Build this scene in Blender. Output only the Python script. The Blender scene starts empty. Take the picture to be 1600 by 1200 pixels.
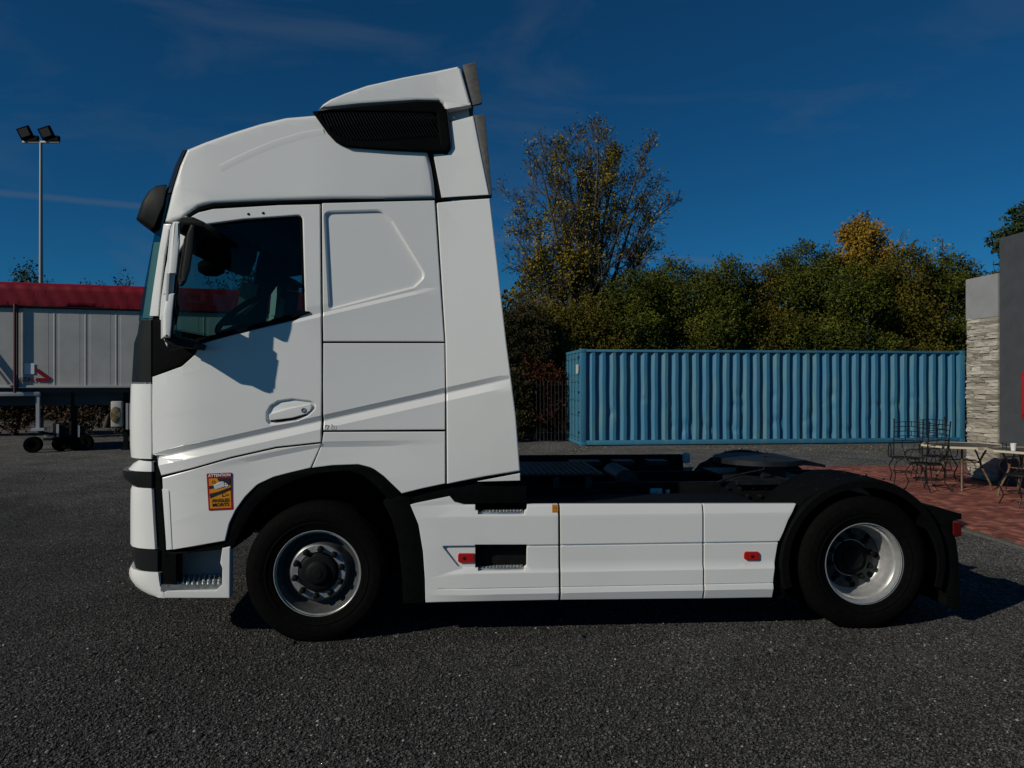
import bpy, bmesh, math, random
import numpy as np
from mathutils import Vector, Matrix
from mathutils.geometry import tessellate_polygon
random.seed(7); rng = np.random.default_rng(7)
R = math.radians
scn = bpy.context.scene
COL = scn.collection

# ------------------------------------------------------------------ camera
F = 1155.0; CX, HY = 800.0, 600.0
TH = R(4.0)
CAM = Vector((0.0, -5.334, 1.835))
cd = bpy.data.cameras.new('camera'); cd.sensor_width = 36; cd.lens = F*36/1600
cd.clip_start = 0.05; cd.clip_end = 2000
cam = bpy.data.objects.new('camera', cd); COL.objects.link(cam)
cam.location = CAM; cam.rotation_euler = (R(90), 0, -TH)
scn.camera = cam

# ------------------------------------------------------------------ light
SUN = Vector((1.55, 0.88, -1.0)).normalized()      # direction the light travels
elev = math.asin(-SUN.z)
to_sun = -SUN
w = bpy.data.worlds.new('World'); scn.world = w; w.use_nodes = True
nt = w.node_tree; nt.nodes.clear()
out = nt.nodes.new('ShaderNodeOutputWorld'); bg = nt.nodes.new('ShaderNodeBackground')
sky = nt.nodes.new('ShaderNodeTexSky'); sky.sky_type = 'NISHITA'; sky.sun_disc = False
sky.sun_elevation = elev; sky.sun_rotation = math.atan2(to_sun.x, to_sun.y)
sky.altitude = 2500; sky.air_density = 1.0; sky.dust_density = 0.0; sky.ozone_density = 5.0
bg.inputs['Strength'].default_value = 0.055
# thin wisps and a vapour trail high in the sky
geo = nt.nodes.new('ShaderNodeTexCoord')
def wn(t, **k):
    n = nt.nodes.new(t)
    for a, b in k.items(): setattr(n, a, b)
    return n
mp = wn('ShaderNodeMapping'); mp.inputs['Scale'].default_value = (1.3, 1.0, 4.5); mp.inputs['Rotation'].default_value = (0, R(14), 0)
nt.links.new(geo.outputs['Generated'], mp.inputs['Vector'])
nz = wn('ShaderNodeTexNoise'); nz.inputs['Scale'].default_value = 2.1; nz.inputs['Detail'].default_value = 7; nz.inputs['Roughness'].default_value = .55; nz.inputs['Distortion'].default_value = .8
nt.links.new(mp.outputs[0], nz.inputs['Vector'])
cr = wn('ShaderNodeValToRGB'); cr.color_ramp.elements[0].position = .50; cr.color_ramp.elements[1].position = .80
cr.color_ramp.elements[0].color = (0, 0, 0, 1); cr.color_ramp.elements[1].color = (.42, .42, .42, 1)
nt.links.new(nz.outputs['Fac'], cr.inputs[0])
# vapour trail: thin great-circle plane through two directions
def raydir(px, py):
    v = Vector((math.cos(TH), -math.sin(TH), 0))*(px-CX)/F + Vector((math.sin(TH), math.cos(TH), 0)) + Vector((0, 0, 1))*(HY-py)/F
    return v
tn = raydir(0, 302).cross(raydir(218, 323)).normalized()
dt = wn('ShaderNodeVectorMath', operation='DOT_PRODUCT'); dt.inputs[1].default_value = tn
nt.links.new(geo.outputs['Generated'], dt.inputs[0])
nz2 = wn('ShaderNodeTexNoise'); nz2.inputs['Scale'].default_value = 9; nt.links.new(geo.outputs['Generated'], nz2.inputs['Vector'])
ad = wn('ShaderNodeMath', operation='MULTIPLY_ADD'); ad.inputs[1].default_value = .010; ad.inputs[2].default_value = -.005
nt.links.new(nz2.outputs['Fac'], ad.inputs[0])
ad2 = wn('ShaderNodeMath', operation='ADD'); nt.links.new(dt.outputs['Value'], ad2.inputs[0]); nt.links.new(ad.outputs[0], ad2.inputs[1])
ab = wn('ShaderNodeMath', operation='ABSOLUTE'); nt.links.new(ad2.outputs[0], ab.inputs[0])
mr = wn('ShaderNodeMapRange'); mr.inputs['From Min'].default_value = 0.0015; mr.inputs['From Max'].default_value = .005; mr.inputs['To Min'].default_value = .32; mr.inputs['To Max'].default_value = 0
nt.links.new(ab.outputs[0], mr.inputs['Value'])
mx0 = wn('ShaderNodeMath', operation='MAXIMUM'); nt.links.new(cr.outputs[0], mx0.inputs[0]); nt.links.new(mr.outputs[0], mx0.inputs[1])
tint = wn('ShaderNodeMix', data_type='RGBA', blend_type='MULTIPLY'); tint.inputs[0].default_value = 1
tint.inputs[7].default_value = (.14, .68, .90, 1)
nt.links.new(sky.outputs[0], tint.inputs[6])
mix = wn('ShaderNodeMix', data_type='RGBA'); mix.inputs[7].default_value = (1.5, 2.2, 3.4, 1)
nt.links.new(mx0.outputs[0], mix.inputs[0]); nt.links.new(tint.outputs[2], mix.inputs[6])
nt.links.new(mix.outputs[2], bg.inputs['Color']); nt.links.new(bg.outputs[0], out.inputs['Surface'])

sl = bpy.data.lights.new('sun', 'SUN'); sl.energy = 3.45; sl.angle = R(0.53); sl.color = (1.0, .93, .80)
so = bpy.data.objects.new('sun', sl); COL.objects.link(so)
so.rotation_euler = SUN.to_track_quat('-Z', 'Y').to_euler(); so.location = (-10, -10, 12)
vs = scn.view_settings
vs.view_transform = 'Standard'; vs.look = 'None'; vs.gamma = 1; vs.use_curve_mapping = False
vs.exposure = -0.25
scn.cycles.max_bounces = 8; scn.cycles.transparent_max_bounces = 16

# ------------------------------------------------------------------ materials
MATS = {}
def mat(name, col, rough=.5, metal=0., noise=None, bump=None, coat=0., spec=.5, emit=None):
    """noise=(scale, amount[, detail]) colour variation; bump=(scale, strength, distance)"""
    m = bpy.data.materials.new(name); m.use_nodes = True; MATS[name] = m
    t = m.node_tree; p = t.nodes['Principled BSDF']
    p.inputs['Base Color'].default_value = (*col, 1); p.inputs['Roughness'].default_value = rough
    p.inputs['Metallic'].default_value = metal; p.inputs['Coat Weight'].default_value = coat
    p.inputs['Coat Roughness'].default_value = .06; p.inputs['Specular IOR Level'].default_value = spec
    tc = t.nodes.new('ShaderNodeTexCoord')
    if noise:
        n = t.nodes.new('ShaderNodeTexNoise'); n.inputs['Scale'].default_value = noise[0]; n.inputs['Detail'].default_value = 8; n.inputs['Roughness'].default_value = .62
        t.links.new(tc.outputs['Object'], n.inputs['Vector'])
        r = t.nodes.new('ShaderNodeMapRange'); r.inputs['From Min'].default_value = .3; r.inputs['From Max'].default_value = .7
        r.inputs['To Min'].default_value = 1-noise[1]; r.inputs['To Max'].default_value = 1+noise[1]
        t.links.new(n.outputs['Fac'], r.inputs['Value'])
        v = t.nodes.new('ShaderNodeVectorMath'); v.operation = 'SCALE'; v.inputs[0].default_value = col
        t.links.new(r.outputs[0], v.inputs['Scale']); t.links.new(v.outputs[0], p.inputs['Base Color'])
        r2 = t.nodes.new('ShaderNodeMapRange'); r2.inputs['To Min'].default_value = max(0, rough-.1); r2.inputs['To Max'].default_value = min(1, rough+.12)
        t.links.new(n.outputs['Fac'], r2.inputs['Value']); t.links.new(r2.outputs[0], p.inputs['Roughness'])
    if bump:
        n = t.nodes.new('ShaderNodeTexNoise'); n.inputs['Scale'].default_value = bump[0]; n.inputs['Detail'].default_value = 4
        t.links.new(tc.outputs['Object'], n.inputs['Vector'])
        b = t.nodes.new('ShaderNodeBump'); b.inputs['Strength'].default_value = bump[1]; b.inputs['Distance'].default_value = bump[2]
        t.links.new(n.outputs['Fac'], b.inputs['Height']); t.links.new(b.outputs[0], p.inputs['Normal'])
    return m
WHITE = mat('white_paint', (.76, .765, .75), .30, 0, (1.3, .022), (2.2, .05, .01), coat=.22)
WHITE_IN = mat('white_plastic', (.62, .64, .64), .5)
BLACK = mat('black_plastic', (.0045, .0048, .005), .5, 0, (20, .2), (300, .1, .001), spec=.02)
GAP = mat('gap_black', (.003, .003, .0035), .8, spec=.05)
CHARC = mat('charcoal_panel', (.008, .0105, .0115), .55, 0, (15, .12), spec=.14)
GREYP = mat('dark_grey_plastic', (.075, .075, .07), .6, 0, (25, .35), (150, .2, .002))
RUBBER = mat('rubber', (.0042, .0042, .0042), .75, 0, (30, .3), (90, .15, .002), spec=.02)
STEEL = mat('rim_steel', (.50, .505, .50), .36, .55, (30, .12))
STEELB = mat('rim_barrel_shaded', (.085, .087, .086), .42, .35, (30, .2))  # barrel steel darkened to paint in the shade inside the rim
TAILR = mat('tail_lens_shaded', (.09, .004, .004), .3, 0, spec=.3)  # lens red darkened: its shade is put into the colour
DARKD = mat('rim_disc_shaded', (.035, .038, .042), .45, .3, (30, .5))  # rear disc darkened, standing in for shade deep in the dish
STEELD = mat('rim_disc', (.27, .275, .28), .4, .3, (30, .3))
ALU = mat('tread_aluminium', (.40, .42, .42), .38, .8, (40, .25))
CHAS = mat('chassis_paint', (.006, .0065, .007), .6, 0, (12, .4), (120, .2, .002), spec=.12)
CHASL = mat('chassis_plate', (.028, .032, .036), .42, .6, (20, .35))
REDL = mat('red_lens', (.42, .012, .010), .2, 0, coat=.6)
ORANGE = mat('orange_sticker', (.62, .25, .015), .5)
INTER = mat('interior_grey', (.035, .036, .038), .8, 0, (30, .3))
SEATM = mat('seat_fabric', (.03, .032, .036), .9, 0, (40, .3), (200, .2, .003))
BEIGE = mat('interior_pillar', (.42, .43, .36), .7)
CLEARG = mat('lamp_glass_dark', (.012, .014, .015), .08, 0, coat=.6, spec=.4)
MIRG = mat('mirror_glass', (.5, .52, .53), .04, 1)
EMBOSS = mat('embossed_grey', (.42, .43, .42), .45)
def glass(name, tint, refl=.5):
    m = bpy.data.materials.new(name); m.use_nodes = True; t = m.node_tree; t.nodes.clear()
    o = t.nodes.new('ShaderNodeOutputMaterial'); mi = t.nodes.new('ShaderNodeMixShader')
    tr = t.nodes.new('ShaderNodeBsdfTransparent'); tr.inputs[0].default_value = (*tint, 1)
    g = t.nodes.new('ShaderNodeBsdfGlossy'); g.inputs['Roughness'].default_value = .02; g.inputs[0].default_value = (.9, .95, .95, 1)
    fr = t.nodes.new('ShaderNodeFresnel'); fr.inputs['IOR'].default_value = 1.5
    mu = t.nodes.new('ShaderNodeMath'); mu.operation = 'MULTIPLY'; mu.inputs[1].default_value = refl
    t.links.new(fr.outputs[0], mu.inputs[0]); t.links.new(mu.outputs[0], mi.inputs[0])
    t.links.new(tr.outputs[0], mi.inputs[1]); t.links.new(g.outputs[0], mi.inputs[2]); t.links.new(mi.outputs[0], o.inputs[0])
    return m
WGLASS = glass('windscreen_glass', (.34, .52, .52), .12)
GLASS = glass('tinted_glass', (.40, .60, .58), .4)
CLEAR = glass('clear_glass', (.92, .94, .94), 1.0)

# ------------------------------------------------------------------ helpers
RT = Vector((math.cos(TH), -math.sin(TH), 0)); FW = Vector((math.sin(TH), math.cos(TH), 0)); UP = Vector((0, 0, 1))
def U(px, py, Y=0.0):
    d = raydir(px, py); t = (Y-CAM.y)/d.y
    return CAM + d*t
def G(px, py):
    d = raydir(px, py); return CAM + d*(-CAM.z/d.z)
def D(px, py, depth):
    return CAM + raydir(px, py)*depth
def setp(o, label=None, cat=None, group=None, kind=None):
    for k, v in (('label', label), ('category', cat), ('group', group), ('kind', kind)):
        if v: o[k] = v
    return o
def empty(name, loc=(0, 0, 0), rz=0., **k):
    o = bpy.data.objects.new(name, None); COL.objects.link(o); o.empty_display_size = .2
    o.location = loc; o.rotation_euler = (0, 0, rz); return setp(o, **k)
ROOTLOC = {}
def link(name, me, parent=None, world=False, **k):
    """world=True: mesh coordinates are world ones, parent chain is unrotated"""
    o = bpy.data.objects.new(name, me); COL.objects.link(o)
    if parent is not None:
        o.parent = parent
        if world:
            p = parent; off = Vector((0, 0, 0))
            while p is not None: off += Vector(p.location); p = p.parent
            o.location = -off
    return setp(o, **k)
def fin(name, bm, m, parent=None, world=False, smooth=35, wn=False, recalc=True, **k):
    if recalc: bmesh.ops.recalc_face_normals(bm, faces=bm.faces)
    me = bpy.data.meshes.new(name); bm.to_mesh(me); bm.free()
    for mm in (m if isinstance(m, (list, tuple)) else [m]): me.materials.append(mm)
    if smooth:
        me.polygons.foreach_set('use_smooth', [True]*len(me.polygons))
        try: me.set_sharp_from_angle(angle=R(smooth))
        except Exception: pass
    o = link(name, me, parent, world, **k)
    if wn:
        md = o.modifiers.new('weighted', 'WEIGHTED_NORMAL'); md.keep_sharp = True
    return o
def box(bm, x0, x1, y0, y1, z0, z1, M=None, bev=0, mi=0):
    vs = [bm.verts.new((x, y, z)) for x in (x0, x1) for y in (y0, y1) for z in (z0, z1)]
    fs = []
    for a in ((0, 1, 3, 2), (4, 6, 7, 5), (0, 4, 5, 1), (2, 3, 7, 6), (0, 2, 6, 4), (1, 5, 7, 3)):
        f = bm.faces.new([vs[i] for i in a]); f.material_index = mi; fs.append(f)
    if bev:
        es = list({e for f in fs for e in f.edges})
        r = bmesh.ops.bevel(bm, geom=es, offset=bev, segments=2, affect='EDGES', profile=.5)
        vs = list({v for v in vs if v.is_valid} | set(r['verts']))
    if M is not None: bmesh.ops.transform(bm, matrix=M, verts=vs)
    return vs
def tube(bm, pts, r, n=8, cap=True, mi=0):
    pts = [Vector(p) for p in pts]; rs = r if isinstance(r, (list, tuple)) else [r]*len(pts)
    rings = []; up = None
    for i, p in enumerate(pts):
        t = (pts[min(i+1, len(pts)-1)]-pts[max(i-1, 0)])
        t = t.normalized() if t.length > 1e-9 else Vector((0, 0, 1))
        if up is None:
            up = Vector((0, 0, 1)) if abs(t.z) < .9 else Vector((1, 0, 0))
        a = t.cross(up)
        if a.length < 1e-4: a = t.cross(Vector((0, 1, .3)))
        a.normalize(); b = a.cross(t).normalized(); up = b
        rings.append([bm.verts.new(p + a*rs[i]*math.cos(2*math.pi*k/n) + b*rs[i]*math.sin(2*math.pi*k/n)) for k in range(n)])
    for i in range(len(rings)-1):
        for k in range(n):
            f = bm.faces.new((rings[i][k], rings[i][(k+1) % n], rings[i+1][(k+1) % n], rings[i+1][k])); f.material_index = mi
    if cap:
        for q in (rings[0], rings[-1]):
            f = bm.faces.new(q); f.material_index = mi
def lathe(bm, prof, c, n=64, axis='y', close=False, mi=0):
    """prof: (along axis, radius)"""
    rings = []
    for (a, r) in prof:
        ring = []
        for k in range(n):
            t = 2*math.pi*k/n; u, v = r*math.cos(t), r*math.sin(t)
            if axis == 'y': p = (c[0]+u, c[1]+a, c[2]+v)
            elif axis == 'x': p = (c[0]+a, c[1]+u, c[2]+v)
            else: p = (c[0]+u, c[1]+v, c[2]+a)
            ring.append(bm.verts.new(p))
        rings.append(ring)
    m = len(rings)
    for i in range(m if close else m-1):
        A, B = rings[i], rings[(i+1) % m]
        for k in range(n):
            f = bm.faces.new((A[k], A[(k+1) % n], B[(k+1) % n], B[k])); f.material_index = mi
    if not close:
        for i, q in ((0, rings[0]), (-1, rings[-1])):
            if prof[i][1] < .35*max(p[1] for p in prof) or prof[i][1] < .03:
                f = bm.faces.new(q); f.material_index = mi
def rounded(pts, seg=4):
    """px points (x, y[, r]) -> polygon with rounded corners, all in the same units"""
    n = len(pts); outp = []
    for i in range(n):
        p = Vector(pts[i][:2]); r = pts[i][2] if len(pts[i]) > 2 else 0
        if not r: outp.append((p, i)); continue
        a = Vector(pts[i-1][:2])-p; b = Vector(pts[(i+1) % n][:2])-p
        la, lb = a.length, b.length; a.normalize(); b.normalize()
        ang = a.angle(b); d = min(r/math.tan(ang/2), la*.49, lb*.49)
        rr = d*math.tan(ang/2); s = p+a*d; e = p+b*d
        for k in range(seg+1):
            t = k/seg; q = (s*(1-t)+p*t)*(1-t)+(p*(1-t)+e*t)*t
            outp.append((q, i if k == seg else (i-1) % n if k == 0 and False else i))
    return [q for q, _ in outp]
def inset(poly, ws):
    """poly CCW list of 2D Vectors, ws per-edge inset; positive = inwards"""
    n = len(poly); res = []
    for i in range(n):
        p0, p1, p2 = poly[i-1], poly[i], poly[(i+1) % n]
        d1 = (p1-p0); d2 = (p2-p1)
        if d1.length < 1e-7 or d2.length < 1e-7: res.append(p1.copy()); continue
        d1.normalize(); d2.normalize()
        n1 = Vector((-d1.y, d1.x)); n2 = Vector((-d2.y, d2.x)); w1, w2 = ws[i-1], ws[i]
        det = d1.x*d2.y-d1.y*d2.x
        if abs(det) < .05:
            res.append(p1+(n1+n2).normalized()*(w1+w2)/2)
        else:
            q1 = p1+n1*w1; q2 = p1+n2*w2
            t = ((q2.x-q1.x)*d2.y-(q2.y-q1.y)*d2.x)/det
            off = q1+d1*t-p1
            lim = 2.5*max(abs(w1), abs(w2), 1e-6)
            if off.length > lim: off = off.normalized()*lim
            res.append(p1+off)
    return res
def area(p): return sum(p[i-1].x*p[i].y-p[i].x*p[i-1].y for i in range(len(p)))/2
WID = 2.50
def S(px, py, y0=0., warp=None):
    y = y0
    for _ in range(4):
        P = U(px, py, y)
        if warp is None: return P
        y = y0+warp(P.x, P.z)
    return U(px, py, y)
def plate(dst, pts, y0=0., thick=.02, bev=.006, bd=None, seg=2, holes=(), warp=None, grid=None, cuts=(), side=0, mi=0, hbev=None, hbd=None, back=False, px=True):
    """solid plate facing -Y; outline in photo pixels on the surface y0+warp"""
    def conv(ps):
        ps = rounded(ps)
        if not px: return [Vector((p.x, p.y)) for p in ps]
        o = []
        for p in ps:
            q = S(p.x, p.y, y0, warp); o.append(Vector((q.x, q.z)))
        return o
    def clean(ps):
        o = []
        for p in ps:
            if not o or (p-o[-1]).length > 1e-4: o.append(p)
        if (o[0]-o[-1]).length < 1e-4: o.pop()
        return o
    P = clean(conv(pts))
    if area(P) < 0: P = P[::-1]
    H = []
    for h in holes:
        q = clean(conv(h))
        if area(q) < 0: q = q[::-1]
        H.append(q)
    if bd is None: bd = min(bev, thick*.8)
    hbev = bev if hbev is None else hbev; hbd = bd if hbd is None else hbd
    bm = bmesh.new()
    def rings(poly, sgn, b, d):
        rs = [[bm.verts.new((p.x, y0+thick, p.y)) for p in poly]]
        last = poly
        for k in range(seg+1):
            t = k/seg*math.pi/2 if seg > 1 else k*math.pi/2
            ins = b*(1-math.cos(t)); y = y0+d*(1-math.sin(t))
            last = inset(poly, [sgn*ins]*len(poly))
            rs.append([bm.verts.new((p.x, y, p.y)) for p in last])
        for i in range(len(rs)-1):
            A, B = rs[i], rs[i+1]
            for k in range(len(A)):
                k2 = (k+1) % len(A)
                try: bm.faces.new((A[k], A[k2], B[k2], B[k]))
                except ValueError: pass
        return rs, last
    allr, lastp = rings(P, 1, bev, bd); capv = list(allr[-1]); loops = [lastp]; backv = list(allr[0]); bl = [P]
    for h in H:
        rs, lp = rings(h, -1, hbev, hbd); capv += rs[-1]; loops.append(lp); backv += rs[0]; bl.append(h)
    for (lo, cv) in ((loops, capv), (bl, backv if back else None)):
        if cv is None: continue
        for tri in tessellate_polygon([[Vector((p.x, p.y, 0)) for p in l] for l in lo]):
            try: bm.faces.new([cv[i] for i in tri])
            except ValueError: pass
    if warp is not None:
        xs = [p.x for p in P]; zs = [p.y for p in P]
        for (co, no) in cuts:
            bmesh.ops.bisect_plane(bm, geom=bm.verts[:]+bm.edges[:]+bm.faces[:], plane_co=co, plane_no=no, dist=1e-5)
        if grid:
            x = min(xs)+grid
            while x < max(xs):
                bmesh.ops.bisect_plane(bm, geom=bm.verts[:]+bm.edges[:]+bm.faces[:], plane_co=(x, 0, 0), plane_no=(1, 0, 0), dist=1e-5); x += grid
            z = min(zs)+grid
            while z < max(zs):
                bmesh.ops.bisect_plane(bm, geom=bm.verts[:]+bm.edges[:]+bm.faces[:], plane_co=(0, 0, z), plane_no=(0, 0, 1), dist=1e-5); z += grid
        for v in bm.verts: v.co.y += warp(v.co.x, v.co.z)
    bmesh.ops.recalc_face_normals(bm, faces=bm.faces)
    # tessellated open shells: make the front face outwards (-Y)
    bm.faces.ensure_lookup_table()
    s = sum(f.normal.y*f.calc_area() for f in bm.faces if abs(f.normal.y) > .9 and f.calc_center_median().y < y0+thick*.5+1)
    if not back and s > 0: bmesh.ops.reverse_faces(bm, faces=bm.faces)
    if side:
        for v in bm.verts: v.co.y = WID-v.co.y
        bmesh.ops.reverse_faces(bm, faces=bm.faces)
    for f in bm.faces: f.material_index = mi
    me = bpy.data.meshes.new('tmp'); bm.to_mesh(me); bm.free(); dst.from_mesh(me); bpy.data.meshes.remove(me)
def text_mesh(body, size, extr=0.0006):
    cu = bpy.data.curves.new('txt', 'FONT'); cu.body = body; cu.size = size; cu.extrude = extr; cu.align_x = 'CENTER'; cu.resolution_u = 3; cu.offset = size*.018
    o = bpy.data.objects.new('txt', cu); COL.objects.link(o)
    dg = bpy.context.evaluated_depsgraph_get(); dg.update()
    me = bpy.data.meshes.new_from_object(o.evaluated_get(dg))
    bpy.data.objects.remove(o); bpy.data.curves.remove(cu)
    return me
# ------------------------------------------------------------------ the truck
TR = empty('tractor_truck', (.6, 1.25, 0), label='white two-axle tractor truck seen from its side on dark gravel', cat='truck')
NS = lambda px, py: U(px, py, 0)
class Crease:
    """fold along a line in the side plane: s = distance below the line"""
    def __init__(s, a, b, prof, fade=(.03, .03)):
        A, B = NS(*a), NS(*b); s.a = Vector((A.x, A.z)); s.b = Vector((B.x, B.z)); s.d = (s.b-s.a); s.L = s.d.length; s.d.normalize()
        s.n = Vector((s.d.y, -s.d.x)); s.S = [q[0]*.00457 for q in prof]; s.O = [q[1] for q in prof]; s.fade = fade
        if s.n.y > 0: s.n = -s.n
    def __call__(s, x, z):
        v = Vector((x, z))-s.a; t = v.dot(s.d); k = min(1, max(0, t/s.fade[0]))*min(1, max(0, (s.L-t)/s.fade[1]))
        if k <= 0: return 0
        q = v.dot(s.n)
        if q <= s.S[0]: return s.O[0]*k
        for i in range(len(s.S)-1):
            if q <= s.S[i+1]:
                return (s.O[i]+(s.O[i+1]-s.O[i])*(q-s.S[i])/(s.S[i+1]-s.S[i]))*k
        return s.O[-1]*k
    def cuts(s): return [((s.a.x+s.n.x*q, 0, s.a.y+s.n.y*q), (s.n.x, 0, s.n.y)) for q in s.S]
C1 = Crease((237, 709), (800, 583.5), [(-1, 0), (7, .018), (9, .018), (20, -.004), (28, -.003), (70, 0)], (.005, .12))
C2 = Crease((330, 727), (502.5, 691.5), [(-1, 0), (1, .003), (7, .011), (60, 0)], (.35, .001))
C2b = Crease((503.5, 691), (694, 688), [(-1, 0), (1, .003), (8, .012), (60, 0)], (.001, .5))
C3 = Crease((455, 501), (680, 447), [(-14, 0), (-1, .006), (5, -.004), (16, -.002), (40, 0)], (.04, .12))
CREASES = [C1, C2, C2b, C3]
XA = U(330, 450, 0).x; XS_ = U(503, 450, 0).x; XF_ = U(692, 450, 0).x
def cabbase(x, z):
    y = .0
    if z > 2.2: y += .018*(z-2.2)**2
    if x < XA: y += .085*((XA-x)/.45)**2.4*(1.0 if z > 1.3 else .8)
    if x > XS_ and z > 1.0: y += .04*(min(x, XF_)-XS_)*min(1, z-1.0)
    if x > XF_ and z > 1.0: y -= .125*(x-XF_)*min(1, z-1.0)
    return y
def cabwarp(x, z):
    y = cabbase(x, z)
    for c in CREASES: y += c(x, z)
    return y
ALLC = C1.cuts()+C3.cuts()
sides = (0, 1)
def roofy(x): return 0

# ---- inner dark body (shows in the panel gaps), hollow with window openings
WIN = [(323, 347, 6), (380, 341), (455, 336), (474, 334, 14), (478, 487, 3), (440, 497), (313, 533), (262, 543, 4), (268, 470), (278, 400), (300, 360, 10)]
bm = bmesh.new()
for s in sides:
    plate(bm, [(292, 236), (362, 209), (447, 186), (520, 180), (640, 184), (694, 240), (700, 300), (704, 560), (706, 752), (640, 768), (628, 772), (590, 740), (520, 729), (430, 752), (372, 825), (350, 850), (262, 852), (238, 712), (236, 600), (238, 500), (250, 425), (262, 320)],
          y0=.022, thick=.03, bev=0.001, holes=[[(p[0], p[1]) + tuple(p[2:]) for p in WIN]], warp=cabbase, grid=.15, side=s, back=True)
xb = NS(700, 500).x
box(bm, xb-.03, xb, .06, WID-.06, NS(600, 765).z, NS(600, 184).z)            # back wall
zf = U(480, 590, 0).z
box(bm, NS(250, 700).x, xb-.04, .06, WID-.06, zf-.05, zf)                    # floor
fin('cab_body', bm, GAP, TR, True, smooth=0)
# headliner and interior
bm = bmesh.new()
zr = U(400, 352, 0).z; zr = 3.26
box(bm, NS(262, 400).x+.12, xb-.04, .09, WID-.09, zr, zr+.03)
box(bm, NS(262, 400).x+.14, NS(262, 400).x+.55, .12, WID-.12, zr-.14, zr-.002, bev=.04)    # overhead locker
box(bm, NS(500, 400).x, NS(500, 400).x+.03, .08, WID-.08, zf+.75, zr-.002)      # curtain behind the seats
fin('headliner', bm, INTER, TR, True, smooth=0)
bm = bmesh.new()
x0 = NS(250, 500).x
box(bm, x0-.05, x0+.50, .12, WID-.12, zf+.25, U(300, 545, 0).z-.03, bev=.06)
box(bm, x0+.1, x0+.58, .25, 1.0, zf+.3, U(300, 545, 0).z+.04, bev=.05)
fin('dashboard', bm, INTER, TR, True)
# steering wheel (tilted torus with spokes)
bm = bmesh.new()
sc = Vector((NS(338, 500).x, .62, U(338, 492, .62).z)); ax = Vector((-.62, 0, .78)).normalized(); e1 = Vector((.78, 0, .62)); e2 = Vector((0, 1, 0))
ring = [sc+e1*.225*math.cos(t)+e2*.225*math.sin(t) for t in np.linspace(0, 2*math.pi, 41)]
tube(bm, ring, .023, 8, cap=False)
for a in (0, 2.2, -2.2):
    tube(bm, [sc-ax*.03, sc+e1*.22*math.cos(a)+e2*.22*math.sin(a)], [.05, .022], 8)
tube(bm, [sc-ax*.02, sc-ax*.35+Vector((-.1, 0, -.1))], [.09, .07], 10)
fin('steering_wheel', bm, BLACK, TR, True)
def seat(yc, xc):
    b = bmesh.new()
    box(b, xc-.26, xc+.26, yc-.25, yc+.25, zf+.30, zf+.46, bev=.05)
    M = Matrix.Translation((xc+.26, yc, zf+.42)) @ Matrix.Rotation(R(14), 4, 'Y')
    box(b, -.07, .07, -.24, .24, 0, .68, M=M, bev=.05)
    M2 = M @ Matrix.Translation((0, 0, .70)); box(b, -.05, .05, -.13, .13, 0, .2, M=M2, bev=.04)
    fin('seat', b, SEATM, TR, True)
seat(.62, NS(455, 500).x); seat(1.88, NS(440, 500).x)

# ---- roof
ROOF = [(290.5, 232.8, 3), (321.7, 220), (361.4, 205.9), (406.7, 191.8), (446.4, 182.4), (486, 179), (540, 177), (600, 176), (668, 176)]
bm = bmesh.new()
roofpoly = ROOF + [(668, 200), (669, 240), (674.5, 262), (678, 284.5), (680.5, 310), (600, 312), (520, 312), (435, 317-3), (333, 321-3), (310, 326-2), (296, 334), (284, 343), (270, 347.6), (255.5, 347.2), (260.8, 326), (267.8, 295), (279, 258)]
for s in sides:
    plate(bm, roofpoly, bev=.03, bd=.035, seg=3, thick=.05, warp=cabwarp, grid=.14, side=s)
    # soft styling ridge on the roof side
    arc = [(343, 260), (362, 250), (384, 239.5), (406.7, 229.5), (428, 221), (449, 214.5), (475, 207), (505, 202.5)]
    prev = None
    for (a, b) in arc:
        P = S(a, b, -.005, cabbase); Q = S(a+4.5, b+13, .002, cabbase); T = S(a-.9, b-2.4, .003, cabbase)
        if s: P.y, Q.y, T.y = WID-P.y, WID-Q.y, WID-T.y
        cur = [bm.verts.new(T), bm.verts.new(P), bm.verts.new(Q)]
        if prev:
            for k in (0, 1): bm.faces.new((prev[k], prev[k+1], cur[k+1], cur[k]))
        prev = cur
# roof skin, joined with the side edges
ys = [.034, .10, .22, .5, .85, 1.25]
rows = []
for (a, b, *_) in ROOF:
    P = S(a, b+.6, .034, cabbase); y1 = P.y
    line = []
    for k, t in enumerate([0, .06, .16, .36, .66, 1.0]):
        y = y1+(1.25-y1)*t; line.append((P.x, y, P.z-.008+.05*math.sin(t*math.pi/2)))
    full = line+[(x, WID-y, z) for (x, y, z) in line[-2::-1]]
    rows.append([bm.verts.new(p) for p in full])
for i in range(len(rows)-1):
    for k in range(len(rows[0])-1): bm.faces.new((rows[i][k], rows[i][k+1], rows[i+1][k+1], rows[i+1][k]))
fin('roof', bm, WHITE, TR, True, wn=True, recalc=False)

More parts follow.
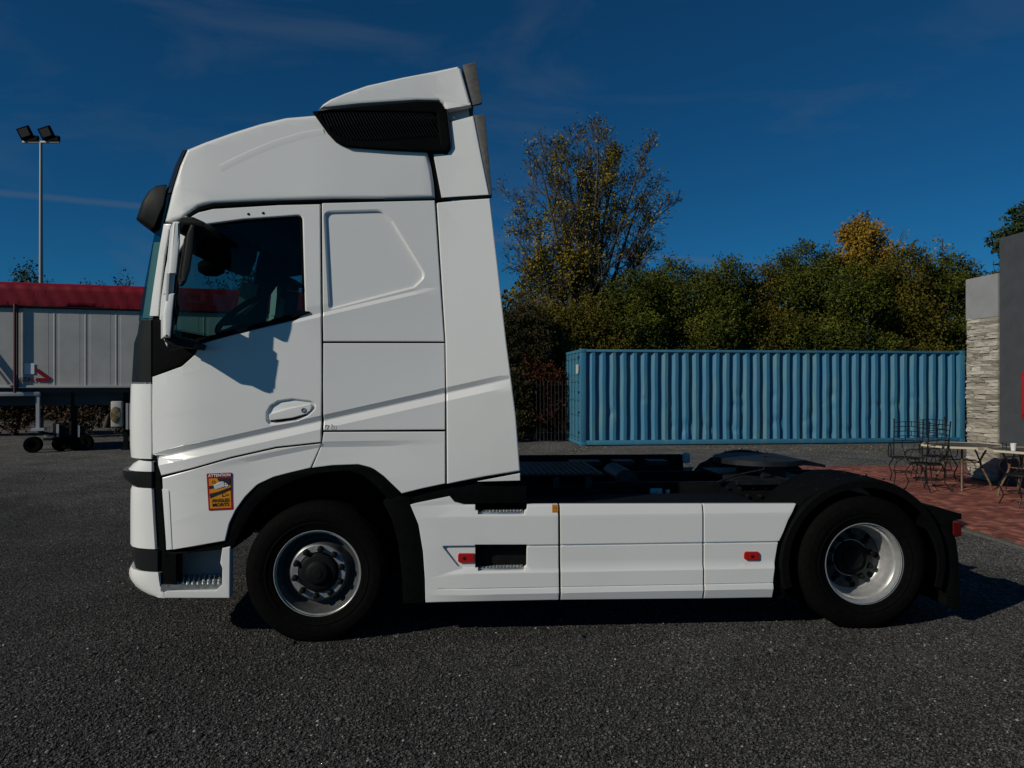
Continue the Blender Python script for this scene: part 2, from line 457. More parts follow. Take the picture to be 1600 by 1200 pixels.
# ---- front skin
CURV = [(0, 0), (.05, .012), (.115, .045), (.17, .10), (.215, .19), (.25, .33), (.28, .6), (.295, .95), (.30, 1.25)]
def front(bm, rows, fwd=1.0, y0=.0, ret=True, lim=None, only=None):
    """rows: (py, px of the side edge, scale of the corner curve)"""
    R_ = []
    for (py, ex, sc) in rows:
        P = S(ex, py, y0, cabbase); line = []
        for (dx, dy) in CURV:
            y = P.y+dy
            if dy > .9: y = P.y+(1.25-P.y)*((dy-.33)/.92) + .33*(1-(dy-.33)/.92)
            line.append((P.x-dx*sc*fwd, y, P.z))
        line[-1] = (line[-1][0], 1.25, line[-1][2])
        if lim is not None: line = line[:lim]
        if ret: line = [(P.x+.015, P.y+.03, P.z)]+line
        R_.append(line)
    def strip(rr):
        vv = [[bm.verts.new(p) for p in l] for l in rr]
        for i in range(len(vv)-1):
            for k in range(len(vv[0])-1): bm.faces.new((vv[i][k], vv[i+1][k], vv[i+1][k+1], vv[i][k+1]))
    def inwards(l, dz):
        return [(x+.035, y+(.02 if y < .5 else (-.02 if y > 2 else 0)), z+dz) for (x, y, z) in l]
    def full(l): return l if lim is not None else l+[(x, WID-y, z) for (x, y, z) in l[-2::-1]]
    rr = [full(l) for l in R_]
    rr = [inwards(rr[0], -.004)]+rr+[inwards(rr[-1], .004)]
    if only != 1: strip(rr)
    if lim is not None and only != 0: strip([[(x, WID-y, z) for (x, y, z) in l] for l in rr][::-1])
GLS = [(303, 265.8, .48), (325, 260.9, .50), (347, 255.5, .52), (380, 250, .56), (420, 244, .6), (460, 238, .64), (499, 233, .68)]
bm = bmesh.new(); front(bm, GLS, ret=False); fin('windscreen', bm, WGLASS, TR, True, recalc=False)
# windscreen side pillars (white) on both sides
for s in sides:
    bm = bmesh.new()
    plate(bm, [(255.3, 349.4), (268.5, 349.4), (264, 362), (257, 400), (252, 440), (249, 470), (247, 494), (232.5, 494), (240, 440), (247, 395)], warp=cabbase, grid=.15, thick=.05, bev=.008, side=s)
    fin('windscreen_pillar', bm, WHITE, TR, True, wn=True)
    bm = bmesh.new()
    plate(bm, [(240, 378), (268, 378), (256, 440), (250, 497), (222, 497), (232, 430)], y0=.055, warp=cabbase, thick=.05, bev=.008, side=s, back=True)
    fin('pillar_trim', bm, BEIGE, TR, True)
bm = bmesh.new()
front(bm, [(234, 289, .35), (258, 279, .40), (301, 266.2, .48)], ret=True)
fin('windscreen_header', bm, CLEARG, TR, True, recalc=False)
# sun visor
bm = bmesh.new()
vis = [(262.5, 287.5), (248, 289.5), (238, 296.5), (228, 312), (218.5, 339), (226, 345), (241, 356), (247, 340), (256, 320)]
base = [U(a, b, .06) for a, b in vis]; rr = []
cv = [(0, 0)]+[(dx*.9, dy) for dx, dy in CURV[1:]]
cv = cv + [(a, 2.38-b) for a, b in cv[-2::-1]]
for i, (dx, dy) in enumerate(cv):
    e = min(i, len(cv)-1-i)
    sh = .93 if e == 0 else 1
    c = sum((p for p in base), Vector())/len(base)
    rr.append([bm.verts.new((c.x+(p.x-c.x)*sh-dx*.42, .06+dy, c.z+(p.z-c.z)*sh)) for p in base])
for i in range(len(rr)-1):
    for k in range(len(base)):
        k2 = (k+1) % len(base); bm.faces.new((rr[i][k], rr[i][k2], rr[i+1][k2], rr[i+1][k]))
bm.faces.new(rr[0]); bm.faces.new(rr[-1])
fin('sun_visor', bm, CHARC, TR, True, smooth=40)
# dark waist panel and mirror base
bm = bmesh.new()
front(bm, [(500, 236, .72), (520, 236, .80), (534, 236, .92), (575, 236, .97), (597, 236, 1.0)])
fin('front_panel', bm, CHARC, TR, True, recalc=False)
for s in sides:
    bm = bmesh.new()
    plate(bm, [(237.5, 500), (254, 499), (255, 528), (262, 546, 4), (313, 536), (303.5, 553.5), (283.5, 571), (258, 580), (237.5, 587.5)], y0=-.006, warp=cabbase, grid=.1, thick=.04, bev=.01, side=s)
    fin('mirror_base', bm, BLACK, TR, True, wn=True)
bm = bmesh.new()
front(bm, [(600, 235.4, 1.0), (606, 235.4, 1.02), (660, 235.6, 1.05), (700, 236, 1.05), (717, 236.4, 1.03)])
fin('front_corner_panel', bm, WHITE, TR, True, recalc=False)
bm = bmesh.new()
front(bm, [(721, 236.5, .70), (728, 236.7, .95), (737, 236.7, 1.12)])
fin('bonnet_lip', bm, WHITE, TR, True, recalc=False)
for s in sides:
    bm = bmesh.new()
    front(bm, [(738, 236.5, 1.30), (746, 236.7, 1.32), (753, 236.7, 1.25), (764, 236.7, .9)], lim=7, only=s)
    fin('headlamp', bm, CLEARG, TR, True, recalc=False)
bm = bmesh.new()
front(bm, [(741, 236.5, 1.0), (760, 236.7, .9)])
fin('grille', bm, BLACK, TR, True, recalc=False)
bm = bmesh.new()
front(bm, [(763, 236.5, .98), (770, 237, 1.05), (800, 238.5, 1.09), (858, 242, 1.16)])
fin('bumper', bm, WHITE, TR, True, recalc=False)
bm = bmesh.new()
front(bm, [(860, 246, 1.12), (893, 246, 1.12)])
fin('fog_lamp_panel', bm, CLEARG, TR, True, recalc=False)
bm = bmesh.new()
front(bm, [(894, 247, 1.24), (899, 247.3, 1.30), (906, 247.6, 1.32), (914, 248, 1.29), (921, 249, 1.20), (927, 250, 1.05), (931, 251, .88), (934, 253, .68), (935, 256, .45)])
for s in sides:
    plate(bm, [(247, 894, 3), (250, 917, 5), (256, 921), (256, 934.5), (247, 934)], warp=cabbase, bev=.004, thick=.06, side=s)
fin('bumper_lip', bm, WHITE, TR, True, recalc=False)
for s in sides:     # vertical black seam strip behind the bumper
    bm = bmesh.new()
    plate(bm, [(236.5, 712), (241, 711), (248, 719, 4), (252, 760), (258, 862), (300, 862), (352, 846), (352, 858), (275, 866), (275, 915), (250, 915), (243.5, 860), (238, 760)], y0=.02, warp=cabbase, thick=.12, bev=.002, side=s)
    fin('seam_strip', bm, BLACK, TR, True, smooth=0)

# ---- side panels
DOORW = [(318, 351.5, 8), (380, 343), (455, 337.5), (472, 336, 14), (476.5, 488, 3), (462, 499.5), (313, 534), (262, 545, 3), (268, 470), (276, 400), (298, 366, 10)]
doorpts = [(500.0, 319), (435, 320.5), (333, 326.5), (310, 332), (296, 340, 5), (282, 352), (268, 375), (258, 420), (251, 470), (249, 497), (255, 529), (262, 549, 4), (313, 538), (303.5, 555), (284, 572.5), (258, 582), (238, 589),
           (237.5, 650), (238.5, 710), (246, 713, 5), (252, 743), (300, 731.5), (360, 714.3), (431, 698.3), (501.3, 690.8), (502.3, 600), (502, 534)]
HREC = [(417.3, 657.3, 3), (417.3, 645, 6), (422.7, 634.7, 5), (434, 627.5), (456, 624), (485, 627.5, 3), (491.5, 631, 4), (490.7, 639, 4), (480, 649, 4), (464, 656.7), (440, 661), (421, 662, 3)]
for s in sides:
    bm = bmesh.new()
    plate(bm, doorpts, holes=[DOORW, HREC], warp=cabwarp, cuts=ALLC, grid=.12, thick=.03, bev=.0055, hbev=.012, hbd=.016, seg=4, side=s)
    door = fin('door', bm, WHITE, TR, True, wn=True, smooth=11)
    bm = bmesh.new()
    plate(bm, [(p[0]+(p[0]-452)*.05, p[1]+(p[1]-645)*.05) + tuple(p[2:]) for p in HREC], y0=.0155, warp=cabbase, thick=.004, bev=.001, side=s)
    fin('handle_recess', bm, WHITE, door, True)
    bm = bmesh.new()
    plate(bm, [(420.3, 647.5, 1.5), (452, 638), (485, 631, 3), (487.5, 635), (485, 641.5, 3), (478.7, 646.7), (457, 652.7), (421.3, 657.3, 1.5)], y0=-.004, warp=cabbase, thick=.02, bev=.005, seg=3, side=s)
    hd = fin('door_handle', bm, WHITE, door, True, wn=True)
    if not s:
        bm = bmesh.new(); P = S(474.3, 641, -.005, cabbase)
        lathe(bm, [(0, .019), (-.003, .018), (-.004, .012), (.002, .011), (.002, .001)], P, 20)
        fin('lock', bm, [STEELD], door, True)
        for q in ((388.3, 334.6), (411.3, 333)):
            bm = bmesh.new(); P = S(q[0], q[1], 0, cabbase); lathe(bm, [(.004, .0095), (-.002, .0095), (-.005, .006), (-.005, .001)], P, 12)
            fin('rubber_plug', bm, BLACK, door, True)
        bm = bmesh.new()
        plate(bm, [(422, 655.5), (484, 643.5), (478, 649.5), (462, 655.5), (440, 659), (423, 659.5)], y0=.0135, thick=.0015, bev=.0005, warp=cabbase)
        fin('handle_painted_shade', bm, BLACK, door, True)  # black sheet painted as the shade below the handle
    # window rubber and the pane
    bm = bmesh.new()
    DW2 = [(p[0], p[1]-.3)+tuple(p[2:]) for p in DOORW]
    inn = [(325, 355.5, 8), (380, 347), (455, 341), (468.5, 339.5, 13), (473, 485, 3), (460, 494), (313, 528), (268, 538, 3), (274, 470), (283, 400), (304, 369, 10)]
    plate(bm, [(p[0]+(p[0]-380)*.01, p[1]+(p[1]-440)*.012)+tuple(p[2:]) for p in DOORW], holes=[inn], y0=.016, warp=cabbase, thick=.03, bev=.003, side=s, back=True)
    fr = fin('window_rubber', bm, BLACK, door, True, wn=True)
    bm = bmesh.new()
    plate(bm, [(p[0]+(p[0]-380)*.02, p[1]+(p[1]-440)*.02)+tuple(p[2:]) for p in inn], y0=.024, warp=cabbase, thick=.004, bev=.0001, seg=1, side=s)
    fin('window_pane', bm, GLASS, fr, True)
# sill moulding below the window, near side
bm = bmesh.new()
plate(bm, [(258, 543.5), (313, 531), (440, 495.5), (477, 486, 1), (484, 486.5, 2), (484, 489.5, 2), (440, 501.5), (313, 537.5), (258, 549)], y0=-.006, warp=cabbase, thick=.02, bev=.004, grid=.15)
fin('window_sill', bm, BLACK, TR, True, wn=True)

WB = [(509.5, 341, 0), (509, 335, 0), (517, 332.2, 6), (582, 330.3, 10), (606, 337, 14), (658.5, 423, 7), (662, 432, 8), (656, 441.5, 8), (642, 446.5, 10), (516.5, 480.5, 2)]
WB = [(509.0, 332.5, 8), (594, 330.2, 16), (611, 346, 9), (663, 431, 12), (646, 447, 8), (516.5, 480.5, 2)]
up = [(503.0, 317.3, 2), (600, 315), (679.3, 313, 1), (682.5, 360), (688.5, 450), (694.2, 533.6), (505.2, 533.2)]
for s in sides:
    bm = bmesh.new()
    plate(bm, up, holes=[WB], warp=cabwarp, cuts=C3.cuts(), grid=.13, thick=.03, bev=.0055, hbev=.016, hbd=.018, side=s)
    plate(bm, [(p[0]+(p[0]-580)*.05, p[1]+(p[1]-400)*.05)+tuple(p[2:]) for p in WB], y0=.0165, warp=lambda x, z: cabbase(x, z)+.0, grid=.2, thick=.008, bev=.0005, side=s)
    fin('sleeper_panel', bm, WHITE, TR, True, wn=True, smooth=11)
    bm = bmesh.new()
    plate(bm, [(505.2, 536.2), (694.4, 536.2), (695.5, 605), (695.3, 671.2), (600, 671.8), (505.3, 672.6), (504.9, 600)], warp=cabwarp, cuts=C1.cuts(), grid=.13, thick=.03, bev=.005, side=s)
    fin('locker_flap', bm, WHITE, TR, True, wn=True, smooth=11)
    # lower panels round the wheel
    arch = [(351.5, 845, 0), (358, 818, 30), (368, 797, 30), (383, 776, 30), (402, 757, 30), (428, 745, 40), (455, 738), (484.7, 731.7)]
    bm = bmesh.new()
    plate(bm, [(253.5, 746.5), (300, 734), (360, 717), (431, 701), (501, 693.3), (500.6, 697), (485, 731)] + arch[::-1][1:] + [(300, 854), (270, 859), (259.5, 859), (258, 820), (254.5, 770)], warp=cabwarp, cuts=C2.cuts()+C1.cuts()[3:], grid=.12, thick=.06, bev=.005, side=s)
    low = fin('wheel_arch_panel', bm, WHITE, TR, True, wn=True, smooth=11)
    bm = bmesh.new()
    plate(bm, [(253, 764), (264, 766, 3), (268.8, 858.5), (260, 859.5)], y0=-.004, thick=.02, bev=.004, warp=cabbase, side=s)
    fin('panel_flange', bm, WHITE, low, True, wn=True)
    arch2 = [(487.5, 731), (520, 727), (560, 725.5, 20), (582, 731, 40), (600, 744, 30), (628, 771)]
    bm = bmesh.new()
    plate(bm, arch2+[(660, 763), (695.6, 755.5), (695.4, 674.5), (505.6, 675.3), (503.5, 692)], warp=cabwarp, cuts=C2b.cuts()+C1.cuts()[3:], grid=.12, thick=.06, bev=.005, side=s)
    fin('wheel_arch_panel', bm, WHITE, TR, True, wn=True, smooth=11)
    # rear side fairing
    bm = bmesh.new()
    fair = [(682.3, 316.5, 3), (723, 312.5), (765.5, 309.8, 1), (776, 400), (791, 533), (806, 650), (812.6, 735.5), (755, 745), (698.5, 756.5, 1), (697.8, 640), (696, 533), (689.5, 430)]
    plate(bm, fair, warp=cabwarp, cuts=C1.cuts(), grid=.13, thick=.035, bev=.008, side=s, back=True)
    plate(bm, [(746, 752.5), (812.6, 739.8), (812.8, 751)], warp=cabbase, thick=.03, bev=.003, side=s)
    fin('side_fairing', bm, WHITE, TR, True, wn=True, smooth=11)
    bm = bmesh.new()
    plate(bm, [(677, 240.5), (696.5, 239.5), (703.0, 236.5), (705.5, 231), (703.8, 190, 2), (739.5, 180.5), (752, 245), (764, 304.5), (690, 308.8)], warp=cabwarp, grid=.14, thick=.035, bev=.008, side=s, back=True)
    fin('side_fairing', bm, WHITE, TR, True, wn=True)
    bm = bmesh.new()
    plate(bm, [(740.5, 179.8), (757.5, 178.5, 2), (769, 304, 1), (765.4, 306), (753, 245)], y0=.008, warp=cabbase, grid=.2, thick=.03, bev=.004, side=s, back=True)
    fin('fairing_flap', bm, GREYP, TR, True)
    bm = bmesh.new()   # dark moulding under the roof fairing
    plate(bm, [(600, 314.5), (691, 312.5), (764, 309.2), (768.5, 308), (768.5, 304.5), (690, 310), (600, 312)], y0=.003, warp=cabbase, thick=.02, bev=.001, side=s)
    plate(bm, [(294, 338), (310, 329), (333, 322.5), (435, 317), (520, 313.7), (600, 313.2), (600, 311), (520, 311), (435, 313.5), (333, 318), (310, 323.5), (290, 337)], y0=.010, warp=cabbase, thick=.02, bev=.001, side=s)
    fin('gutter', bm, BLACK, TR, True, smooth=0)

# fuel symbols embossed behind the door
bm = bmesh.new()
def sq(x0, y0, x1, y1, t=1.0):
    for a in ([(x0, y0), (x1, y0), (x1, y0+t), (x0, y0+t)], [(x0, y1-t), (x1, y1-t), (x1, y1), (x0, y1)], [(x0, y0+t), (x0+t, y0+t), (x0+t, y1-t), (x0, y1-t)], [(x1-t, y0+t), (x1, y0+t), (x1, y1-t), (x1-t, y1-t)]):
        plate(bm, a, y0=-.0045, thick=.004, bev=.0002, warp=cabbase)
sq(507.5, 664, 513, 671.5, .9); sq(517.5, 666, 520.5, 671.5, .8); sq(522, 665, 526, 671.5, .8)
plate(bm, [(510, 669), (513.5, 664.5), (514, 666), (511, 670.5)], y0=-.0055, thick=.004, bev=.0002, warp=cabbase)
plate(bm, [(516.5, 664), (518, 663), (521, 666), (519.5, 666.5)], y0=-.0055, thick=.004, bev=.0002, warp=cabbase)
fin('fuel_symbols', bm, EMBOSS, TR, True, smooth=0)

# ---- warning sticker
def sticker():
    Y = -.0035
    wp = cabbase
    bm = bmesh.new()
    plate(bm, [(322.6, 740, 1.6), (361.8, 738.3, 1.6), (364, 796, 1.6), (326, 798, 1.6)], y0=Y, thick=.004, bev=.0003, mi=0, warp=wp)
    plate(bm, [(326.2, 747.8), (359.6, 746.6), (361.4, 793.2), (328.3, 794.6)], y0=Y-.0012, thick=.001, bev=.0001, mi=1, warp=wp)
    plate(bm, [(339, 747.3), (359.6, 746.6), (360, 757), (348, 762)], y0=Y-.0024, thick=.001, bev=.0001, mi=2, warp=wp)
    plate(bm, [(326.7, 759.3), (334, 758.6), (334, 763), (326.8, 764.4)], y0=Y-.0024, thick=.001, bev=.0001, mi=2, warp=wp)
    plate(bm, [(327.3, 771.5), (340, 768.5), (360.3, 761.2), (360.6, 765.5), (354, 762.8), (328.4, 778.8)], y0=Y-.0026, thick=.001, bev=.0001, mi=2, warp=wp)
    # the small white lorry
    plate(bm, [(333.5, 758), (345, 753), (349.5, 752.6), (351, 760), (337.5, 764.3), (334.6, 762.5)], y0=Y-.0040, thick=.001, bev=.0001, mi=3, warp=wp)
    plate(bm, [(333.5, 757.8), (344.5, 752.6), (349.5, 752.4), (336.5, 758.6)], y0=Y-.0050, thick=.0008, bev=.0001, mi=4, warp=wp)
    plate(bm, [(351.2, 754), (353.5, 755), (357, 758.5), (354.5, 760), (351.6, 759.8)], y0=Y-.0050, thick=.001, bev=.0001, mi=4, warp=wp)
    plate(bm, [(352.3, 756), (353.5, 756), (354.5, 757.5), (352.8, 758.3)], y0=Y-.0060, thick=.0008, bev=.0001, mi=2, warp=wp)
    def lines(pts, w=.45):
        for i in range(len(pts)):
            a = Vector(pts[i]); b = Vector(pts[(i+1) % len(pts)]); d = (b-a).normalized(); n = Vector((-d.y, d.x))*w
            plate(bm, [tuple(a+n), tuple(b+n), tuple(b-n), tuple(a-n)], y0=Y-.0036, thick=.001, bev=.0001, mi=2, warp=wp)
    lines([(347.3, 769.3), (357.5, 773), (347.5, 776)], .35)
    lines([(331, 752.5), (335, 751), (336, 755.5), (331.5, 755)], .25)
    mats = [mat('sticker_red', (.30, .004, .010), .4), mat('sticker_yellow', (.62, .24, .008), .4), mat('sticker_black', (.012, .010, .010), .5), mat('sticker_grey', (.50, .54, .58), .5), mat('sticker_white', (.8, .8, .8), .5)]
    st = fin('warning_sticker', bm, mats, low0, True, smooth=0, label='red edged yellow blind spot warning sticker')
    for (txt, cx, cy, hpx, wpx, m) in (('ATTENTION', 342.7, 744.6, 4.3, 33.5, 4), ('ANGLES', 344.4, 784.2, 5.2, 26.5, 2), ('MORTS', 344.8, 790.9, 5.2, 24.5, 2)):
        me = text_mesh(txt, 1.0, .02); co = np.empty(len(me.vertices)*3); me.vertices.foreach_get('co', co); co = co.reshape(-1, 3)
        mn, mxx = co.min(0), co.max(0); P = S(cx, cy, Y-.0045, wp); k = .00457
        tilt = R(2.2)
        u = (co[:, 0]-(mn[0]+mxx[0])/2)/(mxx[0]-mn[0])*wpx*k; v = (co[:, 1]-mn[1])/(mxx[1]-mn[1])*hpx*k
        new = np.stack([P.x+u*math.cos(tilt)-v*math.sin(tilt), P.y+co[:, 2]*.02, P.z-.0005+u*math.sin(tilt)+v*math.cos(tilt)], 1)
        me.vertices.foreach_set('co', new.ravel()); me.materials.clear(); me.materials.append(mats[m]); me.update()
        link('lettering', me, st, True)
low0 = [o for o in TR.children if o.name.startswith('wheel_arch_panel')][0]
sticker()

# ---- roof deflector
bm = bmesh.new()
DEF = [(498, 170, 0), (504, 162), (516, 154), (540, 144), (573, 132.4), (630, 119.4), (677.5, 110.4), (715.5, 102.3, 2)]
dpoly = DEF + [(721, 107.5, 2), (737, 164.5, 1), (697.5, 172.8, 1.5), (692.5, 162, 3), (686, 157.5, 3), (651, 157), (560, 163)]
dw = lambda x, z: cabbase(x, z)+.02
for s in sides:
    plate(bm, dpoly, warp=dw, bev=.02, bd=.03, seg=3, thick=.05, grid=.14, side=s, back=True)
rows = []
for (a, b, *_) in DEF:
    P = S(a, b+.5, .03, dw); line = []
    for t in (0, .06, .16, .36, .66, 1.0):
        line.append((P.x-.0, P.y+(1.25-P.y)*t, P.z-.006+.04*math.sin(t*math.pi/2)))
    rows.append([bm.verts.new(p) for p in line+[(x, WID-y, z) for x, y, z in line[-2::-1]]])
for i in range(len(rows)-1):
    for k in range(len(rows[0])-1): bm.faces.new((rows[i][k], rows[i][k+1], rows[i+1][k+1], rows[i+1][k]))
dfl = fin('roof_deflector', bm, WHITE, TR, True, wn=True, recalc=False)
bm = bmesh.new()
for s in sides:
    plate(bm, [(722.5, 101.5), (743.5, 96, 1), (753.5, 160.5, 1), (739, 164.3)], y0=.01, warp=dw, bev=.004, thick=.03, side=s, back=True)
A = S(722.5, 101.8, .02, dw); B = S(743, 96.6, .02, dw)
v = [bm.verts.new(p) for p in ((A.x, A.y, A.z), (A.x, WID-A.y, A.z), (B.x, WID-B.y, B.z), (B.x, B.y, B.z))]; bm.faces.new(v)
fin('deflector_flap', bm, GREYP, dfl, True)
for s in sides:
    bm = bmesh.new()
    plate(bm, [(700, 172), (731, 166), (734, 182), (706, 190), (702, 186)], y0=.10, warp=dw, bev=.003, thick=.05, side=s, back=True)
    fin('deflector_link', bm, WHITE_IN, dfl, True)

# ---- black air intake on the roof side
for s in sides:
    bm = bmesh.new()
    IO = [(487.3, 173.6, 1), (518, 169.3), (600, 162), (651, 157.6), (685, 157, 5), (694, 166, 4), (698.5, 176), (704.3, 226, 8), (697.5, 236.8, 4), (677, 237), (610, 234), (542, 229, 14), (524, 221, 8), (511, 207, 6)]
    II = [(498, 175.2, 1), (520, 173.5), (600, 173.5), (682.5, 176, 2), (688, 225, 2), (640, 221.5), (541, 219.5, 9), (520, 205, 4)]
    iw = lambda x, z: cabbase(x, z)-.03
    plate(bm, IO, holes=[II], warp=iw, bev=.012, seg=3, thick=.10, hbev=.008, hbd=.02, grid=.2, side=s, back=True)
    plate(bm, [(p[0]+(p[0]-600)*.02, p[1]+(p[1]-200)*.05)+tuple(p[2:]) for p in II], y0=.022, warp=iw, bev=.001, thick=.004, side=s)
    ai = fin('air_intake', bm, BLACK, TR, True, wn=True)
    bm = bmesh.new()
    ridge = lambda x: 197.5-(x-520)*.075
    loB = lambda x: np.interp(x, [512, 530, 545, 640, 690], [203, 213, 219, 221, 225])
    for k in range(41):
        x = 499+k*4.62
        # upper set slopes, meets the ridge
        a = (x, 175.6); b = (x+9.5, ridge(x+9))
        if b[0] < 684:
            pa, pb = S(a[0], a[1], .010, iw), S(b[0], b[1], .0, iw)
            for (p, q) in ((pa, pb),):
                d = Vector((.0055, 0, 0)); i_ = Vector((.008, .016, 0))
                vs_ = [p, p+d, q+d, q, p+i_, p+i_+d, q+i_+d, q+i_]
                vv = [bm.verts.new((c.x, (WID-c.y) if s else c.y, c.z)) for c in vs_]
                for f in ((0, 1, 2, 3), (0, 3, 7, 4), (1, 5, 6, 2)): bm.faces.new([vv[j] for j in f])
        c0 = (x+9.5, ridge(x+9.5)+.6); yb = min(float(loB(x+16))-1.5, c0[1]+24); c1 = (x+9.5+(yb-c0[1])*.62, yb)
        if c1[0] < 687 and yb > c0[1]+3:
            p, q = S(c0[0], c0[1], .0, iw), S(c1[0], c1[1], .012, iw)
            d = Vector((.0055, 0, 0)); i_ = Vector((.008, .016, 0))
            vs_ = [p, p+d, q+d, q, p+i_, p+i_+d, q+i_+d, q+i_]
            vv = [bm.verts.new((c.x, (WID-c.y) if s else c.y, c.z)) for c in vs_]
            for f in ((0, 1, 2, 3), (0, 3, 7, 4), (1, 5, 6, 2)): bm.faces.new([vv[j] for j in f])
    fin('louvre', bm, CHARC, ai, True, smooth=0, kind='stuff')

# ---- mirrors (near and far side)
def shear(bm, s):
    for v in bm.verts:
        y = WID-v.co.y if s else v.co.y
        v.co.x -= .46*max(0, min(.22, y+.335))
for s in sides:
    k = 1
    bm = bmesh.new()
    plate(bm, [(270.5, 346, 2), (282, 344.5, 2), (281.5, 380), (276.4, 428), (263.3, 428), (265, 400)], y0=-.335, thick=.21, bev=.016, seg=3, side=s, back=True)
    for (ya, th, ox) in ((-.31, .045, 1), (-.215, .085, 9)):
        plate(bm, [(275.8+ox, 427.5), (272.7+ox, 458.5), (260.3+ox, 458.5), (263.5+ox, 427.5)], y0=ya, thick=th, bev=.006, seg=2, side=s, back=True)
    plate(bm, [(273.3, 458), (270.5, 486), (268.5, 512), (266.5, 526.8), (255, 526.8, 1), (255, 490, 2), (260.5, 458)], y0=-.335, thick=.21, bev=.016, seg=3, side=s, back=True)
    shear(bm, s)
    sh = fin('mirror_shell', bm, WHITE, TR, True, smooth=24)
    bm = bmesh.new()
    plate(bm, [(260.5, 426, 1), (265, 428), (262.5, 470), (259, 470, 1)], y0=-.3356, thick=.02, bev=.001, side=s)
    shear(bm, s)
    fin('turn_indicator', bm, EMBOSS, sh, True)
    bm = bmesh.new()
    plate(bm, [(298, 350), (305, 352), (302.5, 388), (297.5, 420), (291, 441, 2), (284, 441, 2), (283, 428), (288, 395), (292, 365)], y0=-.335, thick=.21, bev=.012, side=s, back=True)
    plate(bm, [(274, 354), (284, 354), (281, 384), (276, 420), (271, 420)], y0=-.315, thick=.18, bev=.006, side=s, back=True)
    plate(bm, [(272, 458, 2), (279, 460, 6), (280.5, 490, 8), (275, 508, 6), (268, 528, 3)], y0=-.325, thick=.19, bev=.02, side=s, back=True)
    shear(bm, s)
    plate(bm, [(274, 344, 3), (282, 339, 3), (300, 338, 3), (318, 346, 4), (320, 356), (300, 352), (288, 352), (284, 362), (275, 362)], y0=-.33, thick=.40, bev=.015, side=s, back=True)
    plate(bm, [(256, 526), (268, 524), (288, 531), (304, 537), (300, 545), (262, 539), (256, 533)], y0=-.24, thick=.26, bev=.012, side=s, back=True)
    fin('mirror_housing', bm, CHARC, sh, True, wn=True)
    for (za, zb) in (((303, 354), (292, 432)), ((280, 466), (275, 506))):
        bm = bmesh.new(); p0 = U(za[0]+1, za[1]+8, -.33); p1 = U(zb[0]+1, zb[1], -.33)
        ys_ = (-.32, -.14)
        vv = [bm.verts.new((x, (WID-y) if s else y, z)) for (x, y, z) in ((p0.x+.004, ys_[0], p0.z), (p0.x+.004, ys_[1], p0.z), (p1.x+.004, ys_[1], p1.z), (p1.x+.004, ys_[0], p1.z))]
        bm.faces.new(vv); shear(bm, s)
        fin('mirror_glass', bm, MIRG, sh, True, smooth=0)

# ---- step below the door
for s in sides:
    bm = bmesh.new()
    plate(bm, [(256.3, 920.8), (262, 923), (337, 923, 0), (346.6, 914.5, 2), (347, 888, 3), (343.8, 880, 3), (347, 857), (360, 854.5, 1), (358.8, 934.5), (256.3, 934.5)], warp=cabbase, y0=.0, thick=.07, bev=.006, side=s, back=True)
    st = fin('step_frame', bm, WHITE, TR, True, wn=True)
    bm = bmesh.new()
    plate(bm, [(275, 866), (345, 850), (347, 912), (275, 912)], y0=.30, thick=.02, bev=.001, side=s)
    fin('step_back_wall', bm, mat('step_wall_grey%d' % s, (.30, .34, .35), .5), st, True)
    bm = bmesh.new()
    za = U(300, 909, .30).z; zb = U(300, 914, .02).z; xa = U(250, 915, .02).x; xb2 = U(347, 915, .02).x
    def fy(y): return WID-y if s else y
    def quad(*ps):
        bm.faces.new([bm.verts.new((p[0], fy(p[1]), p[2])) for p in ps])
    quad((xa, .03, zb), (xb2, .03, zb), (xb2, .31, zb), (xa, .31, zb))
    quad((xa, .03, zb), (xb2, .03, zb), (xb2, .03, zb-.045), (xa, .03, zb-.045))
    for i in range(9):
        for j in range(4):
            cx = xa+.10+i*.036+(j % 2)*.018; cy = .07+j*.06
            lathe(bm, [(0, .011), (.011, .009), (.011, .005)], (cx, fy(cy), zb), 8, axis='z')
    fin('step_tread', bm, ALU, st, True, smooth=0)

# ---- front wheel housing and mudguard
for s in sides:
    bm = bmesh.new()
    ai_ = [(349.5, 848), (355, 819, 30), (366, 796, 30), (381, 775, 30), (401, 755.5, 30), (428, 743.5, 40), (484, 730, 60), (520, 726, 60), (561, 724.5, 40), (583, 730, 40), (602, 743.5, 30), (627, 770)]
    ao_ = [(608, 781), (585, 757, 30), (566, 742, 30), (545, 735.5, 30), (500, 739, 60), (460, 750, 60), (425, 768, 50), (400, 790, 50), (378, 825, 40), (363, 858)]
    plate(bm, ai_+ao_, y0=.012, thick=.50, bev=.004, warp=None, side=s, back=True)
    plate(bm, [(620, 772), (640, 779), (652, 815), (660, 862), (664, 900), (664, 943), (630, 944), (628, 900), (622, 850), (612, 812), (598, 785)], y0=.015, thick=.42, bev=.01, side=s, back=True)
    plate(bm, [(612, 773), (628, 772), (697, 757), (760, 750), (812, 752), (822, 752), (822, 786), (727, 787), (712, 783), (704, 774), (640, 787), (625, 795)], y0=.035, thick=.05, bev=.003, side=s, back=True)
    fin('mudguard', bm, BLACK, TR, True)
bm = bmesh.new()   # inner wheel housing, dark
box(bm, NS(345, 800).x, NS(640, 800).x, .50, 2.0, NS(400, 850).z, NS(400, 740).z)
box(bm, NS(385, 850).x, NS(640, 850).x, .6, 1.9, .35, NS(400, 850).z+.01)
fin('engine_block', bm, GAP, TR, True, smooth=0)

